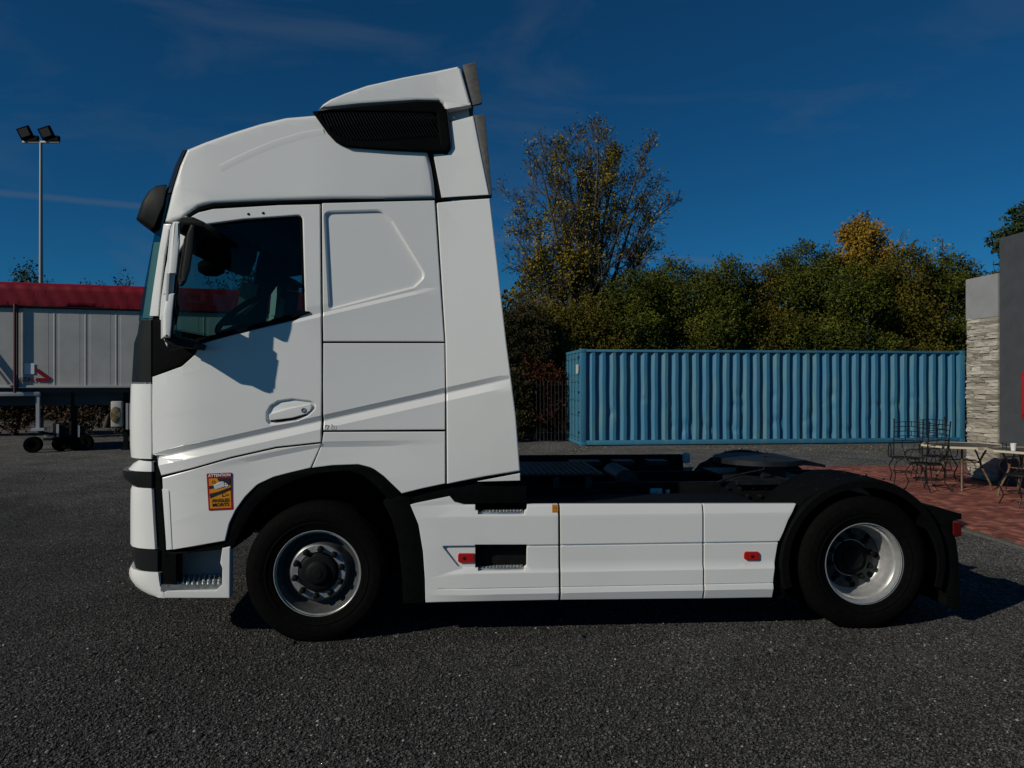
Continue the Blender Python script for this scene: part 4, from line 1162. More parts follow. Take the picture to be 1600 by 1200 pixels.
rest = [k for k in keep if (k[1], k[2], k[3]) not in ns]
for n_, (d, x, y, a) in enumerate(rest):
    c, s_ = math.cos(a), math.sin(a); z0 = .0085+g_.random()*.005; tx, ty = g_.normal()*.012, g_.normal()*.012
    q = np.stack([bv[:, 0]*c-bv[:, 1]*s_+x, bv[:, 0]*s_+bv[:, 1]*c+y, bv[:, 2]+z0+bv[:, 0]*tx+bv[:, 1]*ty], 1)
    V.append(q); T += [tuple(i+8*n_ for i in f) for f in bf]
me = bpy.data.meshes.new('brick_field'); me.from_pydata(np.concatenate(V).tolist(), [], T); me.materials.append(BRICK)
link('brick_field', me, pav, kind='stuff')
CONC = mat('kerb_concrete', (.085, .082, .068), .9, 0, (30, .4), (80, .4, .004))
for k in range(12):
    b = bmesh.new(); y = PY0+k*.97; box(b, PX0-.09, PX0-.012, y+.004, y+.962, -.05, .026, bev=.006)
    fin('kerb_stone', b, CONC, pav, smooth=0)

# ------------------------------------------------------------------ blue container
yawc = R(2.0)
c0 = D(907, 697, 21.8); c0.z = 0
CT = empty('shipping_container', c0, yawc, label='long blue corrugated shipping container behind the truck', cat='container')
m, t, p = node_mat('container_blue')
tcx = t.nodes.new('ShaderNodeTexCoord'); nn = t.nodes.new('ShaderNodeTexNoise'); nn.inputs['Scale'].default_value = 1.1; nn.inputs['Detail'].default_value = 10; nn.inputs['Roughness'].default_value = .68
mpx = t.nodes.new('ShaderNodeMapping'); mpx.inputs['Scale'].default_value = (3.0, 3.0, .6); t.links.new(tcx.outputs['Object'], mpx.inputs[0]); t.links.new(mpx.outputs[0], nn.inputs[0])
rp = t.nodes.new('ShaderNodeValToRGB')
rp.color_ramp.elements[0].position = .32; rp.color_ramp.elements[0].color = (.022, .155, .30, 1)
rp.color_ramp.elements[1].position = .80; rp.color_ramp.elements[1].color = (.20, .26, .21, 1)
e = rp.color_ramp.elements.new(.52); e.color = (.038, .17, .27, 1); e = rp.color_ramp.elements.new(.66); e.color = (.075, .20, .245, 1)
t.links.new(nn.outputs['Fac'], rp.inputs[0])
# rust streaks and scuffs
n3 = t.nodes.new('ShaderNodeTexNoise'); n3.inputs['Scale'].default_value = 5; n3.inputs['Detail'].default_value = 12; n3.inputs['Roughness'].default_value = .75
mpy = t.nodes.new('ShaderNodeMapping'); mpy.inputs['Scale'].default_value = (2.5, 2.5, .35); mpy.inputs['Location'].default_value = (3, 1, 0); t.links.new(tcx.outputs['Object'], mpy.inputs[0]); t.links.new(mpy.outputs[0], n3.inputs[0])
rr_ = t.nodes.new('ShaderNodeMapRange'); rr_.inputs['From Min'].default_value = .60; rr_.inputs['From Max'].default_value = .70; t.links.new(n3.outputs['Fac'], rr_.inputs['Value'])
mxr = t.nodes.new('ShaderNodeMix'); mxr.data_type = 'RGBA'; mxr.inputs[7].default_value = (.06, .06, .045, 1); t.links.new(rp.outputs[0], mxr.inputs[6])
mh = t.nodes.new('ShaderNodeMath'); mh.operation = 'MULTIPLY'; mh.inputs[1].default_value = .75; t.links.new(rr_.outputs[0], mh.inputs[0]); t.links.new(mh.outputs[0], mxr.inputs[0])
t.links.new(mxr.outputs[2], p.inputs['Base Color']); p.inputs['Roughness'].default_value = .55
CBLUE = m
H = 2.87; LC = 12.19; WC = 2.44
bm = bmesh.new()
box(bm, 0, .17, 0, .17, .02, H, bev=.008); fin('corner_post', bm, CBLUE, CT)
bm = bmesh.new(); box(bm, LC-.17, LC, 0, .17, .02, H, bev=.008); fin('corner_post', bm, CBLUE, CT)
bm = bmesh.new(); box(bm, 0, .12, WC-.16, WC, .02, H); box(bm, LC-.12, LC, WC-.16, WC, .02, H); fin('corner_post', bm, CBLUE, CT)
bm = bmesh.new(); box(bm, .172, LC-.172, .0, .07, H-.085, H-.012, bev=.006); box(bm, .172, LC-.172, WC-.07, WC, H-.085, H-.012); fin('top_rail', bm, CBLUE, CT)
bm = bmesh.new(); box(bm, .172, LC-.172, .0, .08, .03, .165, bev=.008); fin('bottom_rail', bm, CBLUE, CT)
# corrugated wall with dents
pitch = .3170; NP = int((LC-.36)/pitch); x = .18; colx = []
for k in range(NP):
    for (dx, dy) in ((0, .088), (.088, .088), (.168, .018), (.262, .018)): colx.append((x+dx, dy))
    x += pitch
colx.append((min(x, LC-.172), .088))
zs = np.linspace(.168, H-.088, 40)
dn = [(g_.random()*LC, .3+g_.random()*1.3, .05+.10*g_.random(), .012+.022*g_.random()) for _ in range(34)]
dn += [(a, .35+g_.random()*.3, .12, .03) for a in (3.2, 3.9, 4.6, 7.2, 8.4)]
bm = bmesh.new(); grid_ = []
colx.append((LC-.172, .018))
colx2 = []
for i in range(len(colx)-1):
    a, b = colx[i], colx[i+1]; colx2.append(a); colx2.append(((a[0]+b[0])/2, (a[1]+b[1])/2))
colx2.append(colx[-1])
for (cx, cy) in colx2:
    col_ = []
    for z in zs:
        y = cy
        if z > H-.15 or z < .22: y = cy
        for (a, b, r_, dep) in dn:
            q = ((cx-a)/r_)**2+((z-b)/(r_*1.1))**2
            if q < 6: y += dep*math.exp(-q)
        col_.append(bm.verts.new((cx+.004*math.sin(z*5+cx*3), y, z)))
    grid_.append(col_)
for i in range(len(grid_)-1):
    for k in range(len(zs)-1): bm.faces.new((grid_[i][k], grid_[i+1][k], grid_[i+1][k+1], grid_[i][k+1]))
fin('corrugated_wall', bm, CBLUE, CT, smooth=25, recalc=False)
bm = bmesh.new(); box(bm, .1, LC-.1, .11, WC-.02, H-.06, H-.025); box(bm, .10, LC-.1, WC-.06, WC-.02, .16, H-.08); box(bm, LC-.10, LC-.04, .17, WC-.16, .1, H-.05); fin('container_shell', bm, CBLUE, CT, smooth=0)
for k, (ya, yb) in enumerate(((.18, 1.215), (1.225, WC-.17))):
    bm = bmesh.new(); box(bm, .03, .08, ya, yb, .14, H-.10)
    for z in (.6, 1.1, 1.6, 2.1): box(bm, .018, .0285, ya+.05, yb-.05, z, z+.10)
    dr = fin('container_door', bm, CBLUE, CT, smooth=0)
    for yy in (ya+.22, yb-.25):
        bm = bmesh.new(); tube(bm, [(-.012, yy, .12), (-.012, yy, H-.06)], .018, 8)
        for z in (.25, .9, 1.35, 1.9, 2.6): box(bm, -.04, .028, yy-.05, yy+.05, z, z+.05)
        fin('lock_rod', bm, mat('rod_%d%d' % (k, int(yy*10)), (.05, .16, .22), .6), dr, smooth=0)
    bm = bmesh.new()
    for z in (.35, .95, 1.55, 2.15, 2.6): box(bm, -.02, .029, ya-.01 if k == 0 else yb-.07, ya+.07 if k == 0 else yb+.01, z, z+.07)
    fin('hinge', bm, BLACK, dr, smooth=0)
bm = bmesh.new(); box(bm, -.016, -.012, .26, .62, 2.15, 2.42); fin('door_label', bm, mat('label_white', (.6, .62, .62), .5), CT, smooth=0)
bm = bmesh.new(); box(bm, 0, .10, .171, WC-.165, .03, .13); box(bm, 0, .10, .171, WC-.165, H-.09, H-.01); fin('door_frame', bm, CBLUE, CT, smooth=0)
bm = bmesh.new()
for (a, b) in ((-.006, -.006), (LC-.176, -.006)):
    for z in (.0, H-.11): box(bm, a, a+.182, b, b+.17, z, z+.115, bev=.01)
fin('corner_casting', bm, CBLUE, CT)

# ------------------------------------------------------------------ trailer behind on the left
def cw(dep, lat, z=0): q = CAM+FW*dep+RT*lat; return Vector((q.x, q.y, z))
q0 = cw(19.5, -13.5); dirv = (cw(20.5, -10.2)-q0); yawt = math.atan2(dirv.y, dirv.x)
TL = empty('tipping_trailer', q0, yawt, label='silver aluminium tipping trailer with a red rolled tarpaulin', cat='trailer')
TALU = mat('trailer_aluminium', (.40, .395, .375), .55, .1, noise=(1.5, .12))
TALD = mat('trailer_rail_alu', (.34, .34, .33), .5, .2)
TARP = mat('red_tarpaulin', (.20, .003, .012), .5, 0, (3, .15), (2.2, .25, .02), spec=.3)
DRED = mat('dark_red_bar', (.08, .01, .02), .6)
zt0, zt1, zt2 = 1.80, 3.93, 4.49
xs0, xs1 = -1.6, 11.9
pit = .745; k0 = .51-3*pit; nP = int((xs1-k0)/pit)
for k in range(nP):
    xa = k0+k*pit
    bm = bmesh.new()
    # one extruded plank: shallow trough with raised joint
    sec = [(0, -.006), (.018, -.006), (.022, .003), (.10, .003), (.12, .0), (.60, .0), (.62, .003), (pit-.02, .003), (pit-.006, -.004), (pit-.003, .006)]
    lo = [bm.verts.new((xa+a, b, zt0)) for a, b in sec]; hi = [bm.verts.new((xa+a, b, zt1)) for a, b in sec]
    for i in range(len(sec)-1): bm.faces.new((lo[i], lo[i+1], hi[i+1], hi[i]))
    fin('side_panel', bm, TALU, TL, smooth=0, recalc=False)
bm = bmesh.new(); box(bm, k0, k0+nP*pit, .03, 2.5, zt0, zt1); fin('trailer_body', bm, GAP, TL, smooth=0)
bm = bmesh.new(); box(bm, k0, k0+nP*pit, -.05, 2.52, zt0-.07, zt0-.003, bev=.01); fin('bottom_rail', bm, TALD, TL)
# tarpaulin with sag and folds
bm = bmesh.new(); nx, rows_ = 180, []
for i in range(nx+1):
    x = k0-.05+(nP*pit+.1)*i/nx
    rowz = []
    sag = .03*math.sin(x*1.1)+.015*math.sin(x*3.3+1)
    for (yy, zz) in ((.0, zt1-.02), (-.045, zt1-.03+sag), (-.055, zt1+.10+sag*.5), (-.04, zt1+.25), (-.05, zt1+.40), (-.03, zt2-.03), (.05, zt2+.02), (.6, zt2+.12), (1.25, zt2+.16), (2.4, zt2)):
        f = .010*math.sin(x*17+zz*9)+.007*math.sin(x*31-zz*22) if -.06 < yy < 0 else 0
        rowz.append(bm.verts.new((x, yy+f, zz)))
    rows_.append(rowz)
for i in range(nx):
    for k in range(len(rows_[0])-1): bm.faces.new((rows_[i][k], rows_[i+1][k], rows_[i+1][k+1], rows_[i][k+1]))
fin('tarpaulin', bm, TARP, TL, smooth=60, recalc=False)
bm = bmesh.new(); box(bm, k0, k0+nP*pit, -.062, -.014, zt1-.075, zt1-.035); fin('tarpaulin_tube', bm, GAP, TL, smooth=0)
bm = bmesh.new(); tube(bm, [(.36, -.09, zt0-.2), (.36, -.09, zt1+.02)], .035, 8); tube(bm, [(.42, -.07, zt0-.1), (.42, -.07, zt1)], .02, 6); fin('crank_rod', bm, DRED, TL)
bm = bmesh.new(); tube(bm, [(-1.0, -.10, zt1-.3), (.22, -.10, zt0+.02)], .05, 8); fin('corner_brace', bm, TALD, TL)
bm = bmesh.new()
box(bm, -1.5, 11.5, .35, .55, 1.25, 1.72); box(bm, -1.5, 11.5, 1.9, 2.1, 1.25, 1.72); box(bm, -1.5, 11.6, .1, 2.4, 1.60, 1.728)
fin('trailer_chassis', bm, mat('trailer_chassis_paint', (.03, .035, .04), .6), TL, smooth=0)
# name and arrow on the side
me = text_mesh('STAS', 1.0, .004); co = np.empty(len(me.vertices)*3); me.vertices.foreach_get('co', co); co = co.reshape(-1, 3); mn, mxx = co.min(0), co.max(0)
u = (co[:, 0]-mn[0])/(mxx[0]-mn[0])*.34; v = (co[:, 1]-mn[1])/(mxx[1]-mn[1])*.115
me.vertices.foreach_set('co', np.stack([.46+u, -.022+co[:, 2]*0-(co[:, 2] > 0)*.003, 1.895+v], 1).ravel()); me.update()
LRED = mat('logo_red', (.20, .003, .012), .6, spec=.2); me.materials.clear(); me.materials.append(LRED); link('lettering', me, TL)
bm = bmesh.new()
def flat(pts, y=-.020, mi=0):
    f = bm.faces.new([bm.verts.new((a, y, b)) for a, b in pts]); f.material_index = mi
    bmesh.ops.extrude_discrete_faces
flat([(.83, 2.28), (.83, 2.16), (1.00, 2.02), (1.14, 1.96), (1.17, 1.96), (1.17, 2.0)]); flat([(.83, 1.995), (1.07, 1.995), (1.17, 1.955), (1.10, 1.89), (.84, 1.89)], -.021)
flat([(.56, 2.10), (.79, 2.10), (.79, 2.39), (.56, 2.39)], mi=1)
fin('logo_panel', bm, [LRED, mat('logo_white', (.7, .7, .7), .5)], TL, smooth=0)
# landing stand on the left and running gear under the body
SILV = mat('stand_silver', (.42, .43, .44), .5, .2)
bm = bmesh.new()
def LX(px, dep=19.9):    # local x along the trailer side for a pixel column
    # intersect the pixel column ray with the trailer side plane
    o = CAM; d = raydir(px, 600); n = Vector((-dirv.y, dirv.x, 0)).normalized(); tt = (q0-o).dot(n)/d.dot(n); h = o+d*tt
    return (Vector((h.x, h.y, 0))-Vector((q0.x, q0.y, 0))).dot(dirv.normalized()), tt
def LZ(px, py): return CAM.z+(600-py)/F*LX(px)[1]
box(bm, LX(0)[0]-1, LX(62)[0], .0, .12, LZ(30, 619), LZ(30, 612.5), bev=.01)
box(bm, LX(55.5)[0], LX(61)[0], .02, .12, LZ(58, 670), LZ(58, 619)); box(bm, LX(49)[0], LX(70)[0], -.06, .2, LZ(58, 673), LZ(58, 669))
fin('stand_frame', bm, SILV, TL)
for (px_, r_) in ((51, .215), (88, .20), (114, .24), (126, .22)):
    bm = bmesh.new(); xx = LX(px_)[0]; lathe(bm, [(-.06, .001), (-.06, r_*.45), (-.11, r_*.5), (-.12, r_*.9), (-.09, r_), (.09, r_), (.12, r_*.9), (.11, r_*.5), (.05, r_*.45), (.05, .001)], (xx, .4 if px_ > 60 else .05, r_), 20)
    fin('jack_wheel', bm, RUBBER, TL)
bm = bmesh.new()
for (a, b, c, d_) in ((76, 98, 662, 690), (96, 124, 668, 694), (60, 120, 686, 690), (104, 112, 605, 680)):
    box(bm, LX(a)[0], LX(b)[0], .35, .60, LZ(a, d_), LZ(a, c), bev=.02)
tube(bm, [(LX(61)[0], .1, .55), (LX(80)[0], .3, .45), (LX(104)[0], .4, .7)], .04, 6)
fin('coupling_gear', bm, CHAS, TL)
bm = bmesh.new(); box(bm, LX(83)[0], LX(87)[0], .28, .34, LZ(83, 684), LZ(83, 664)); box(bm, LX(117)[0], LX(120)[0], .28, .34, LZ(117, 684), LZ(117, 666)); box(bm, LX(64)[0], LX(80)[0], .25, .3, .40, .46); fin('support_leg', bm, SILV, TL, smooth=0)
bm = bmesh.new(); box(bm, LX(173)[0], LX(190)[0], .0, .35, LZ(180, 667), LZ(180, 627), bev=.02); tb = fin('storage_box', bm, mat('box_cream', (.50, .49, .44), .6), TL)
bm = bmesh.new(); P = (LX(180.5)[0], -.004, LZ(180, 648)); lathe(bm, [(.01, .13), (-.012, .13), (-.02, .12), (-.02, .001)], P, 24)
for v in bm.verts: v.co.z = P[2]+(v.co.z-P[2])*1.75
fin('round_cap', bm, mat('cap_brown', (.16, .12, .06), .7, noise=(30, .4)), tb)
bm = bmesh.new(); box(bm, LX(196.5)[0], LX(200)[0], .0, .06, LZ(198, 671), LZ(198, 630)); box(bm, LX(201.5)[0], LX(240)[0], .0, .06, LZ(198, 671), LZ(198, 630)); fin('ladder_board', bm, SILV, TL, smooth=0)
for px_ in (250, 300, 350, 620):
    bm = bmesh.new(); xx = LX(px_)[0]; lathe(bm, [(-.14, .25), (-.15, .44), (-.12, .5), (.12, .5), (.15, .44), (.14, .25), (.02, .2), (.02, .001)], (xx, .35, .5), 28); fin('trailer_wheel', bm, RUBBER, TL)
for px_ in (192,):
    bm = bmesh.new(); box(bm, LX(189)[0], LX(196)[0], .3, .45, .06, 1.7); box(bm, LX(186)[0], LX(200)[0], .22, .5, .0, .06); fin('landing_leg', bm, CHAS, TL, smooth=0)

# ------------------------------------------------------------------ floodlight mast
b0 = D(64, 600, 27.0); b0.z = 0
ML = empty('floodlight_mast', b0, -TH, label='tall thin mast with twin floodlights behind the trailer', cat='floodlight')
k_ = 27.0/F; zt = CAM.z+(600-222)*k_
bm = bmesh.new(); tube(bm, [(0, 0, 0), (0, 0, zt)], [.09, .05], 12); fin('pole', bm, mat('galvanised', (.26, .27, .26), .5, .5), ML)
bm = bmesh.new(); box(bm, -28*k_, 29*k_, -.05, .05, zt-.03, zt+.03); fin('crossbar', bm, mat('galvanised_bar', (.32, .33, .32), .5, .4), ML, smooth=0)
for cx in (-17, 16):
    bm = bmesh.new(); M = Matrix.Translation((cx*k_, -.05, zt+.06)) @ Matrix.Rotation(R(-18), 4, 'Y') @ Matrix.Rotation(R(20), 4, 'X')
    box(bm, -10*k_, 9*k_, -.06, .06, .05, 20*k_, M=M, bev=.015)
    box(bm, -10*k_, 11*k_, -.10, .05, -.02, .16, M=Matrix.Translation((cx*k_+.05, 0, zt+.05)))
    fl = fin('floodlight', bm, BLACK, ML)
    bm = bmesh.new(); box(bm, -7.5*k_, 6.5*k_, -.069, -.058, .14, 18*k_, M=M); fin('lamp_glass', bm, mat('flood_glass%d' % cx, (.10, .10, .095), .15, .3), fl, smooth=0)
# ------------------------------------------------------------------ building on the right
A_ = G(1562, 757); B_ = G(1506, 748)
XW = (A_.x+B_.x)/2; yA, yB = A_.y, B_.y
BL = empty('building', (XW, yA, 0), 0, label='dark grey building with a pale stacked stone corner pier', cat='building')
def bb(name, x0, x1, y0, y1, z0, z1, m, bev=0, parent=BL):
    b = bmesh.new(); box(b, x0-XW, x1-XW, y0-yA, y1-yA, z0, z1, bev=bev); return fin(name, b, m, parent, smooth=0)
DG = mat('facade_dark', (.055, .060, .066), .6, 0, (4, .12), (60, .15, .003))
ztop = CAM.z+(600-370)*13.35/F
bb('wall', XW+.04, XW+6, 1.2, yA-.004, 0, ztop, DG)
bb('wall', XW+.06, XW+6, yA, yB-.03, 0, 3.80, mat('pier_core', (.34, .32, .27), .8, noise=(8, .2)))
bb('fascia', XW+.0, XW+6, yA+.0, yB+.02, CAM.z+(600-497)*13.8/F, 3.86, mat('fascia_grey', (.26, .265, .27), .6, noise=(3, .1)), .01)
for k in range(0):
    y = yA-1.5-k*1.9
    w1 = bb('window', XW+.02, XW+.05, y-.75, y+.55, .9, 2.3, BLACK)
    b = bmesh.new(); box(b, .012, .018, y-.70-yA, y+.50-yA, .95, 2.25); fin('window_pane', b, CLEARG, w1, smooth=0)
g2 = np.random.default_rng(21)
m, t, p = node_mat('ledge_stone'); oi = t.nodes.new('ShaderNodeObjectInfo'); rp = t.nodes.new('ShaderNodeValToRGB')
rp.color_ramp.elements[0].color = (.26, .24, .195, 1); rp.color_ramp.elements[1].color = (.60, .56, .47, 1); t.links.new(oi.outputs['Random'], rp.inputs[0])
nn = t.nodes.new('ShaderNodeTexNoise'); nn.inputs['Scale'].default_value = 14; nn.inputs['Detail'].default_value = 7; tcx = t.nodes.new('ShaderNodeTexCoord'); t.links.new(tcx.outputs['Object'], nn.inputs[0])
mm = t.nodes.new('ShaderNodeMapRange'); mm.inputs['To Min'].default_value = .5; mm.inputs['To Max'].default_value = 1.5; t.links.new(nn.outputs['Fac'], mm.inputs['Value'])
sc2 = t.nodes.new('ShaderNodeVectorMath'); sc2.operation = 'SCALE'; t.links.new(rp.outputs[0], sc2.inputs[0]); t.links.new(mm.outputs[0], sc2.inputs['Scale']); t.links.new(sc2.outputs[0], p.inputs['Base Color']); p.inputs['Roughness'].default_value = .9
b_ = t.nodes.new('ShaderNodeBump'); b_.inputs['Distance'].default_value = .02; b_.inputs['Strength'].default_value = .9; t.links.new(nn.outputs['Fac'], b_.inputs['Height']); t.links.new(b_.outputs[0], p.inputs['Normal'])
STONE = m
sm = []
for k in range(6):
    b = bmesh.new(); box(b, -1, 0, 0, 1, 0, 1)
    bmesh.ops.subdivide_edges(b, edges=b.edges[:], cuts=1, use_grid_fill=True)
    for v in b.verts:
        if v.co.x < -.9: v.co.x += g2.normal()*.18
    me = bpy.data.meshes.new('stone'); b.to_mesh(me); b.free(); me.materials.append(STONE); sm.append(me)
zc = .05; rown = 0
while zc < 3.02:
    h_ = g2.choice([.05, .065, .09]) ; y = yA
    while y < yB-.02:
        l_ = min(.14+g2.random()*.34, yB-y)
        if yB-(y+l_) < .08: l_ = yB-y
        o = bpy.data.objects.new('stone', sm[g2.integers(6)]); COL.objects.link(o); o.parent = BL
        o.location = (.055, y-yA+.002, zc+.001); o.scale = (.04+g2.random()*.022, l_-.004, h_-.004)
        y += l_
    zc += h_
RS = empty('wall_sign', (XW-.02, yA-.8, 0), 0, label='plain red box sign fixed to the dark grey wall', cat='sign')
d_ = 12.7
b = bmesh.new(); box(b, -.10, 0.05, -.55, .10, CAM.z-55*d_/F, CAM.z+20*d_/F, bev=.04); fin('sign_case', b, mat('sign_red', (.36, .012, .012), .5), RS)
b = bmesh.new(); box(b, -.115, -.101, -.48, .04, CAM.z-48*d_/F, CAM.z+13*d_/F, bev=.005); fin('sign_face', b, mat('sign_face_red', (.42, .018, .018), .45), RS)

# ------------------------------------------------------------------ iron garden chairs and tables
IRON = mat('wrought_iron', (.012, .012, .012), .5, .2, (40, .3), spec=.35)
IRONB = mat('table_iron', (.16, .10, .065), .55, .35, (25, .5))
def arc3(c, r, a0, a1, n, plane='xz', rz=None):
    o = []
    for k in range(n+1):
        a = a0+(a1-a0)*k/n; u, v = r*math.cos(a), (rz or r)*math.sin(a)
        if plane == 'xz': o.append((c[0]+u, c[1], c[2]+v))
        elif plane == 'yz': o.append((c[0], c[1]+u, c[2]+v))
        else: o.append((c[0]+u, c[1]+v, c[2]))
    return o
def make_chair(loc, rz, label):
    """local frame: seat faces -Y"""
    E = empty('garden_chair', loc, rz, label=label, cat='chair', group='wrought iron garden chairs')
    hw, bh = .235, 1.16
    b = bmesh.new(); ring = arc3((0, 0, .46), .235, 0, 2*math.pi, 24, 'xy'); tube(b, ring, .011, 6, cap=False)
    for k in range(-3, 4):
        x = k*.06; q = math.sqrt(max(.0, .235**2-x*x)); tube(b, [(x, -q, .458), (x, q, .458)], .005, 4)
        tube(b, [(-q, x, .463), (q, x, .463)], .005, 4)
    fin('seat', b, IRON, E)
    b = bmesh.new()
    for x in (-hw, hw):
        tube(b, [(x, .20, .46), (x, .235, .8), (x, .27, bh)], .011, 6); lathe(b, [(0, .012), (.015, .016), (.03, .001)], (x, .27, bh), 6, axis='z')
    for k in range(5):
        z = bh-.02-k*.085; y = .27-.03*k*.25; tube(b, [(-hw, y, z-.02), (0, y+.02, z+.0), (hw, y, z-.02)], .0065, 4)
    for k in range(1, 5):
        x = -hw+k*2*hw/5
        for i in range(4):
            if (i+k) % 2 == 0 or i == 0:
                z = bh-.03-i*.085; y = .275-.03*i*.25; tube(b, [(x, y, z), (x, y-.008, z-.085)], .0065, 4)
    for x in (-.08, .08): tube(b, [(x, .25, bh-.37), (x*1.4, .24, .75), (x*.4, .22, .48)], .0065, 4)
    fin('backrest', b, IRON, E)
    for s_ in (-1, 1):
        b = bmesh.new()    # arm with big loop
        c = (s_*(hw+.02), -.05, .58); tube(b, arc3(c, .15, R(-60), R(250), 20, 'yz', .13), .010, 6)
        tube(b, [(s_*hw, .24, .74), (s_*(hw+.02), .08, .72), (s_*(hw+.02), -.10, .70)], .010, 6)
        fin('arm', b, IRON, E)
        b = bmesh.new(); tube(b, [(s_*.17, -.14, .46), (s_*.24, -.22, .30), (s_*.20, -.17, .14), (s_*.22, -.23, 0)], .011, 6); fin('leg', b, IRON, E)
        b = bmesh.new(); tube(b, [(s_*.17, .15, .46), (s_*.22, .20, .30), (s_*.20, .19, .15), (s_*.24, .30, 0)], .011, 6); fin('leg', b, IRON, E)
    b = bmesh.new(); tube(b, arc3((0, 0, .20), .20, 0, 2*math.pi, 18, 'xy'), .007, 5, cap=False); tube(b, arc3((0, -.16, .22), .16, R(0), R(180), 12, 'xz', .2), .008, 5)
    tube(b, [(-.2, -.2, .2), (.2, .2, .2)], .006, 4); tube(b, [(.2, -.2, .2), (-.2, .2, .2)], .006, 4)
    fin('stretcher', b, IRON, E)
    return E
TOPM = mat('table_top_stone', (.075, .065, .055), .5, 0, (12, .4)); EDGE = mat('table_edge_cream', (.50, .46, .34), .6)
def make_table(loc, rz, rx, ry, label, n=8, z=.755):
    E = empty('garden_table', loc, rz, label=label, cat='table', group='garden tables on the brick paving')
    b = bmesh.new(); P = [Vector((rx*math.cos(2*math.pi*(k+.5)/n), ry*math.sin(2*math.pi*(k+.5)/n))) for k in range(n)]
    lo = [b.verts.new((p.x*.97, p.y*.97, z-.02)) for p in P]; hi = [b.verts.new((p.x*.97, p.y*.97, z)) for p in P]
    b.faces.new(hi); b.faces.new(lo[::-1])
    for k in range(n): b.faces.new((lo[k], lo[(k+1) % n], hi[(k+1) % n], hi[k]))
    fin('table_top', b, TOPM, E, smooth=0)
    b = bmesh.new()
    for k in range(n):
        p, q = P[k], P[(k+1) % n]; d = (q-p).normalized(); nn_ = Vector((d.y, -d.x)); M = Matrix(((d.x, nn_.x, 0, p.x), (d.y, nn_.y, 0, p.y), (0, 0, 1, z-.028), (0, 0, 0, 1)))
        box(b, 0, (q-p).length, -.025, .004, 0, .034, M=M)
    fin('table_edge', b, EDGE, E, smooth=0)
    for k in range(4):
        a = math.pi/4+k*math.pi/2; c, s_ = math.cos(a), math.sin(a); r1 = min(rx, ry)*.72
        b = bmesh.new()
        tube(b, [(c*r1*.98, s_*r1*.98, 0), (c*r1*.92, s_*r1*.92, .12), (c*r1*.62, s_*r1*.62, .42), (c*r1*.60, s_*r1*.60, .50), (c*r1*.85, s_*r1*.85, z-.03)], [.022, .018, .018, .018, .015], 8)
        tube(b, [(c*r1*.60, s_*r1*.60, .48), (c*r1*.40, s_*r1*.40, z-.03)], .014, 6)
        fin('leg', b, IRONB, E)
    b = bmesh.new(); tube(b, arc3((0, 0, .47), min(rx, ry)*.43, 0, 2*math.pi, 24, 'xy'), .010, 6, cap=False); fin('ring', b, IRONB, E)
    return E
def cg(px, depth): q = D(px, 600, depth); return (q.x, q.y, .02)
T1 = make_table(cg(1503, 12.9), R(10), .68, .62, 'eight sided garden table between the two lattice chairs and the stone pier')
T2 = make_table(cg(1606, 11.9), R(25), .60, .60, 'garden table at the frame edge carrying a glass and white cup')
make_chair(cg(1415, 13.6), R(158), 'leftmost wrought iron chair with lattice back standing clear of the tables')
make_chair(cg(1447, 12.6), R(196), 'wrought iron lattice back chair pushed against the eight sided table')
make_chair(cg(1600, 11.0), R(-95), 'wrought iron chair with round arm loops beside the frame edge table')
make_chair(cg(1466, 13.9), R(-10), 'wrought iron chair half hidden behind the eight sided table')
for (nm, px_, r_, h_, m_, lb, ct) in (('drinking_glass', 1569.5, .038, .13, CLEAR, 'clear drinking glass standing beside the white cup', 'glass'), ('cup', 1583.5, .045, .115, mat('white_china', (.8, .8, .8), .25), 'white cup standing on the frame edge table', 'cup')):
    q = D(px_, 600, 11.75); b = bmesh.new()
    lathe(b, [(0, .001), (0, r_*.75), (h_*.9, r_), (h_, r_*1.08), (h_, r_*.95), (h_*.85, r_*.9), (.012, r_*.65), (.012, .001)], (0, 0, 0), 20, axis='z')
    o = fin(nm, b, m_, label=lb, cat=ct); o.location = (q.x, q.y, .776)

# ------------------------------------------------------------------ vegetation
def leaf_mat(name, cols, rough=.6, trans=.25):
    m, t, p = node_mat(name); g = t.nodes.new('ShaderNodeNewGeometry'); r = t.nodes.new('ShaderNodeValToRGB')
    el = r.color_ramp.elements; el[0].color = (*cols[0], 1); el[1].color = (*cols[-1], 1)
    for i, c in enumerate(cols[1:-1]): e = el.new((i+1)/(len(cols)-1)); e.color = (*c, 1)
    tc_ = t.nodes.new('ShaderNodeTexCoord'); n = t.nodes.new('ShaderNodeTexNoise'); n.inputs['Scale'].default_value = .8; n.inputs['Detail'].default_value = 4; t.links.new(tc_.outputs['Object'], n.inputs[0])
    a = t.nodes.new('ShaderNodeMath'); a.operation = 'MULTIPLY_ADD'; a.inputs[1].default_value = .55; t.links.new(g.outputs['Random Per Island'], a.inputs[0])
    mr_ = t.nodes.new('ShaderNodeMapRange'); mr_.inputs['From Min'].default_value = .35; mr_.inputs['From Max'].default_value = .65; mr_.inputs['To Max'].default_value = .45; t.links.new(n.outputs['Fac'], mr_.inputs['Value'])
    t.links.new(mr_.outputs[0], a.inputs[2]); t.links.new(a.outputs[0], r.inputs[0]); t.links.new(r.outputs[0], p.inputs['Base Color'])
    p.inputs['Roughness'].default_value = .8; p.inputs['Specular IOR Level'].default_value = .06
    return m
L_GREEN = leaf_mat('leaf_green', [(.014, .019, .004), (.038, .048, .008), (.080, .091, .014), (.17, .17, .024)])
L_OLIVE = leaf_mat('leaf_olive', [(.024, .022, .005), (.062, .058, .010), (.11, .095, .016), (.18, .13, .02)])
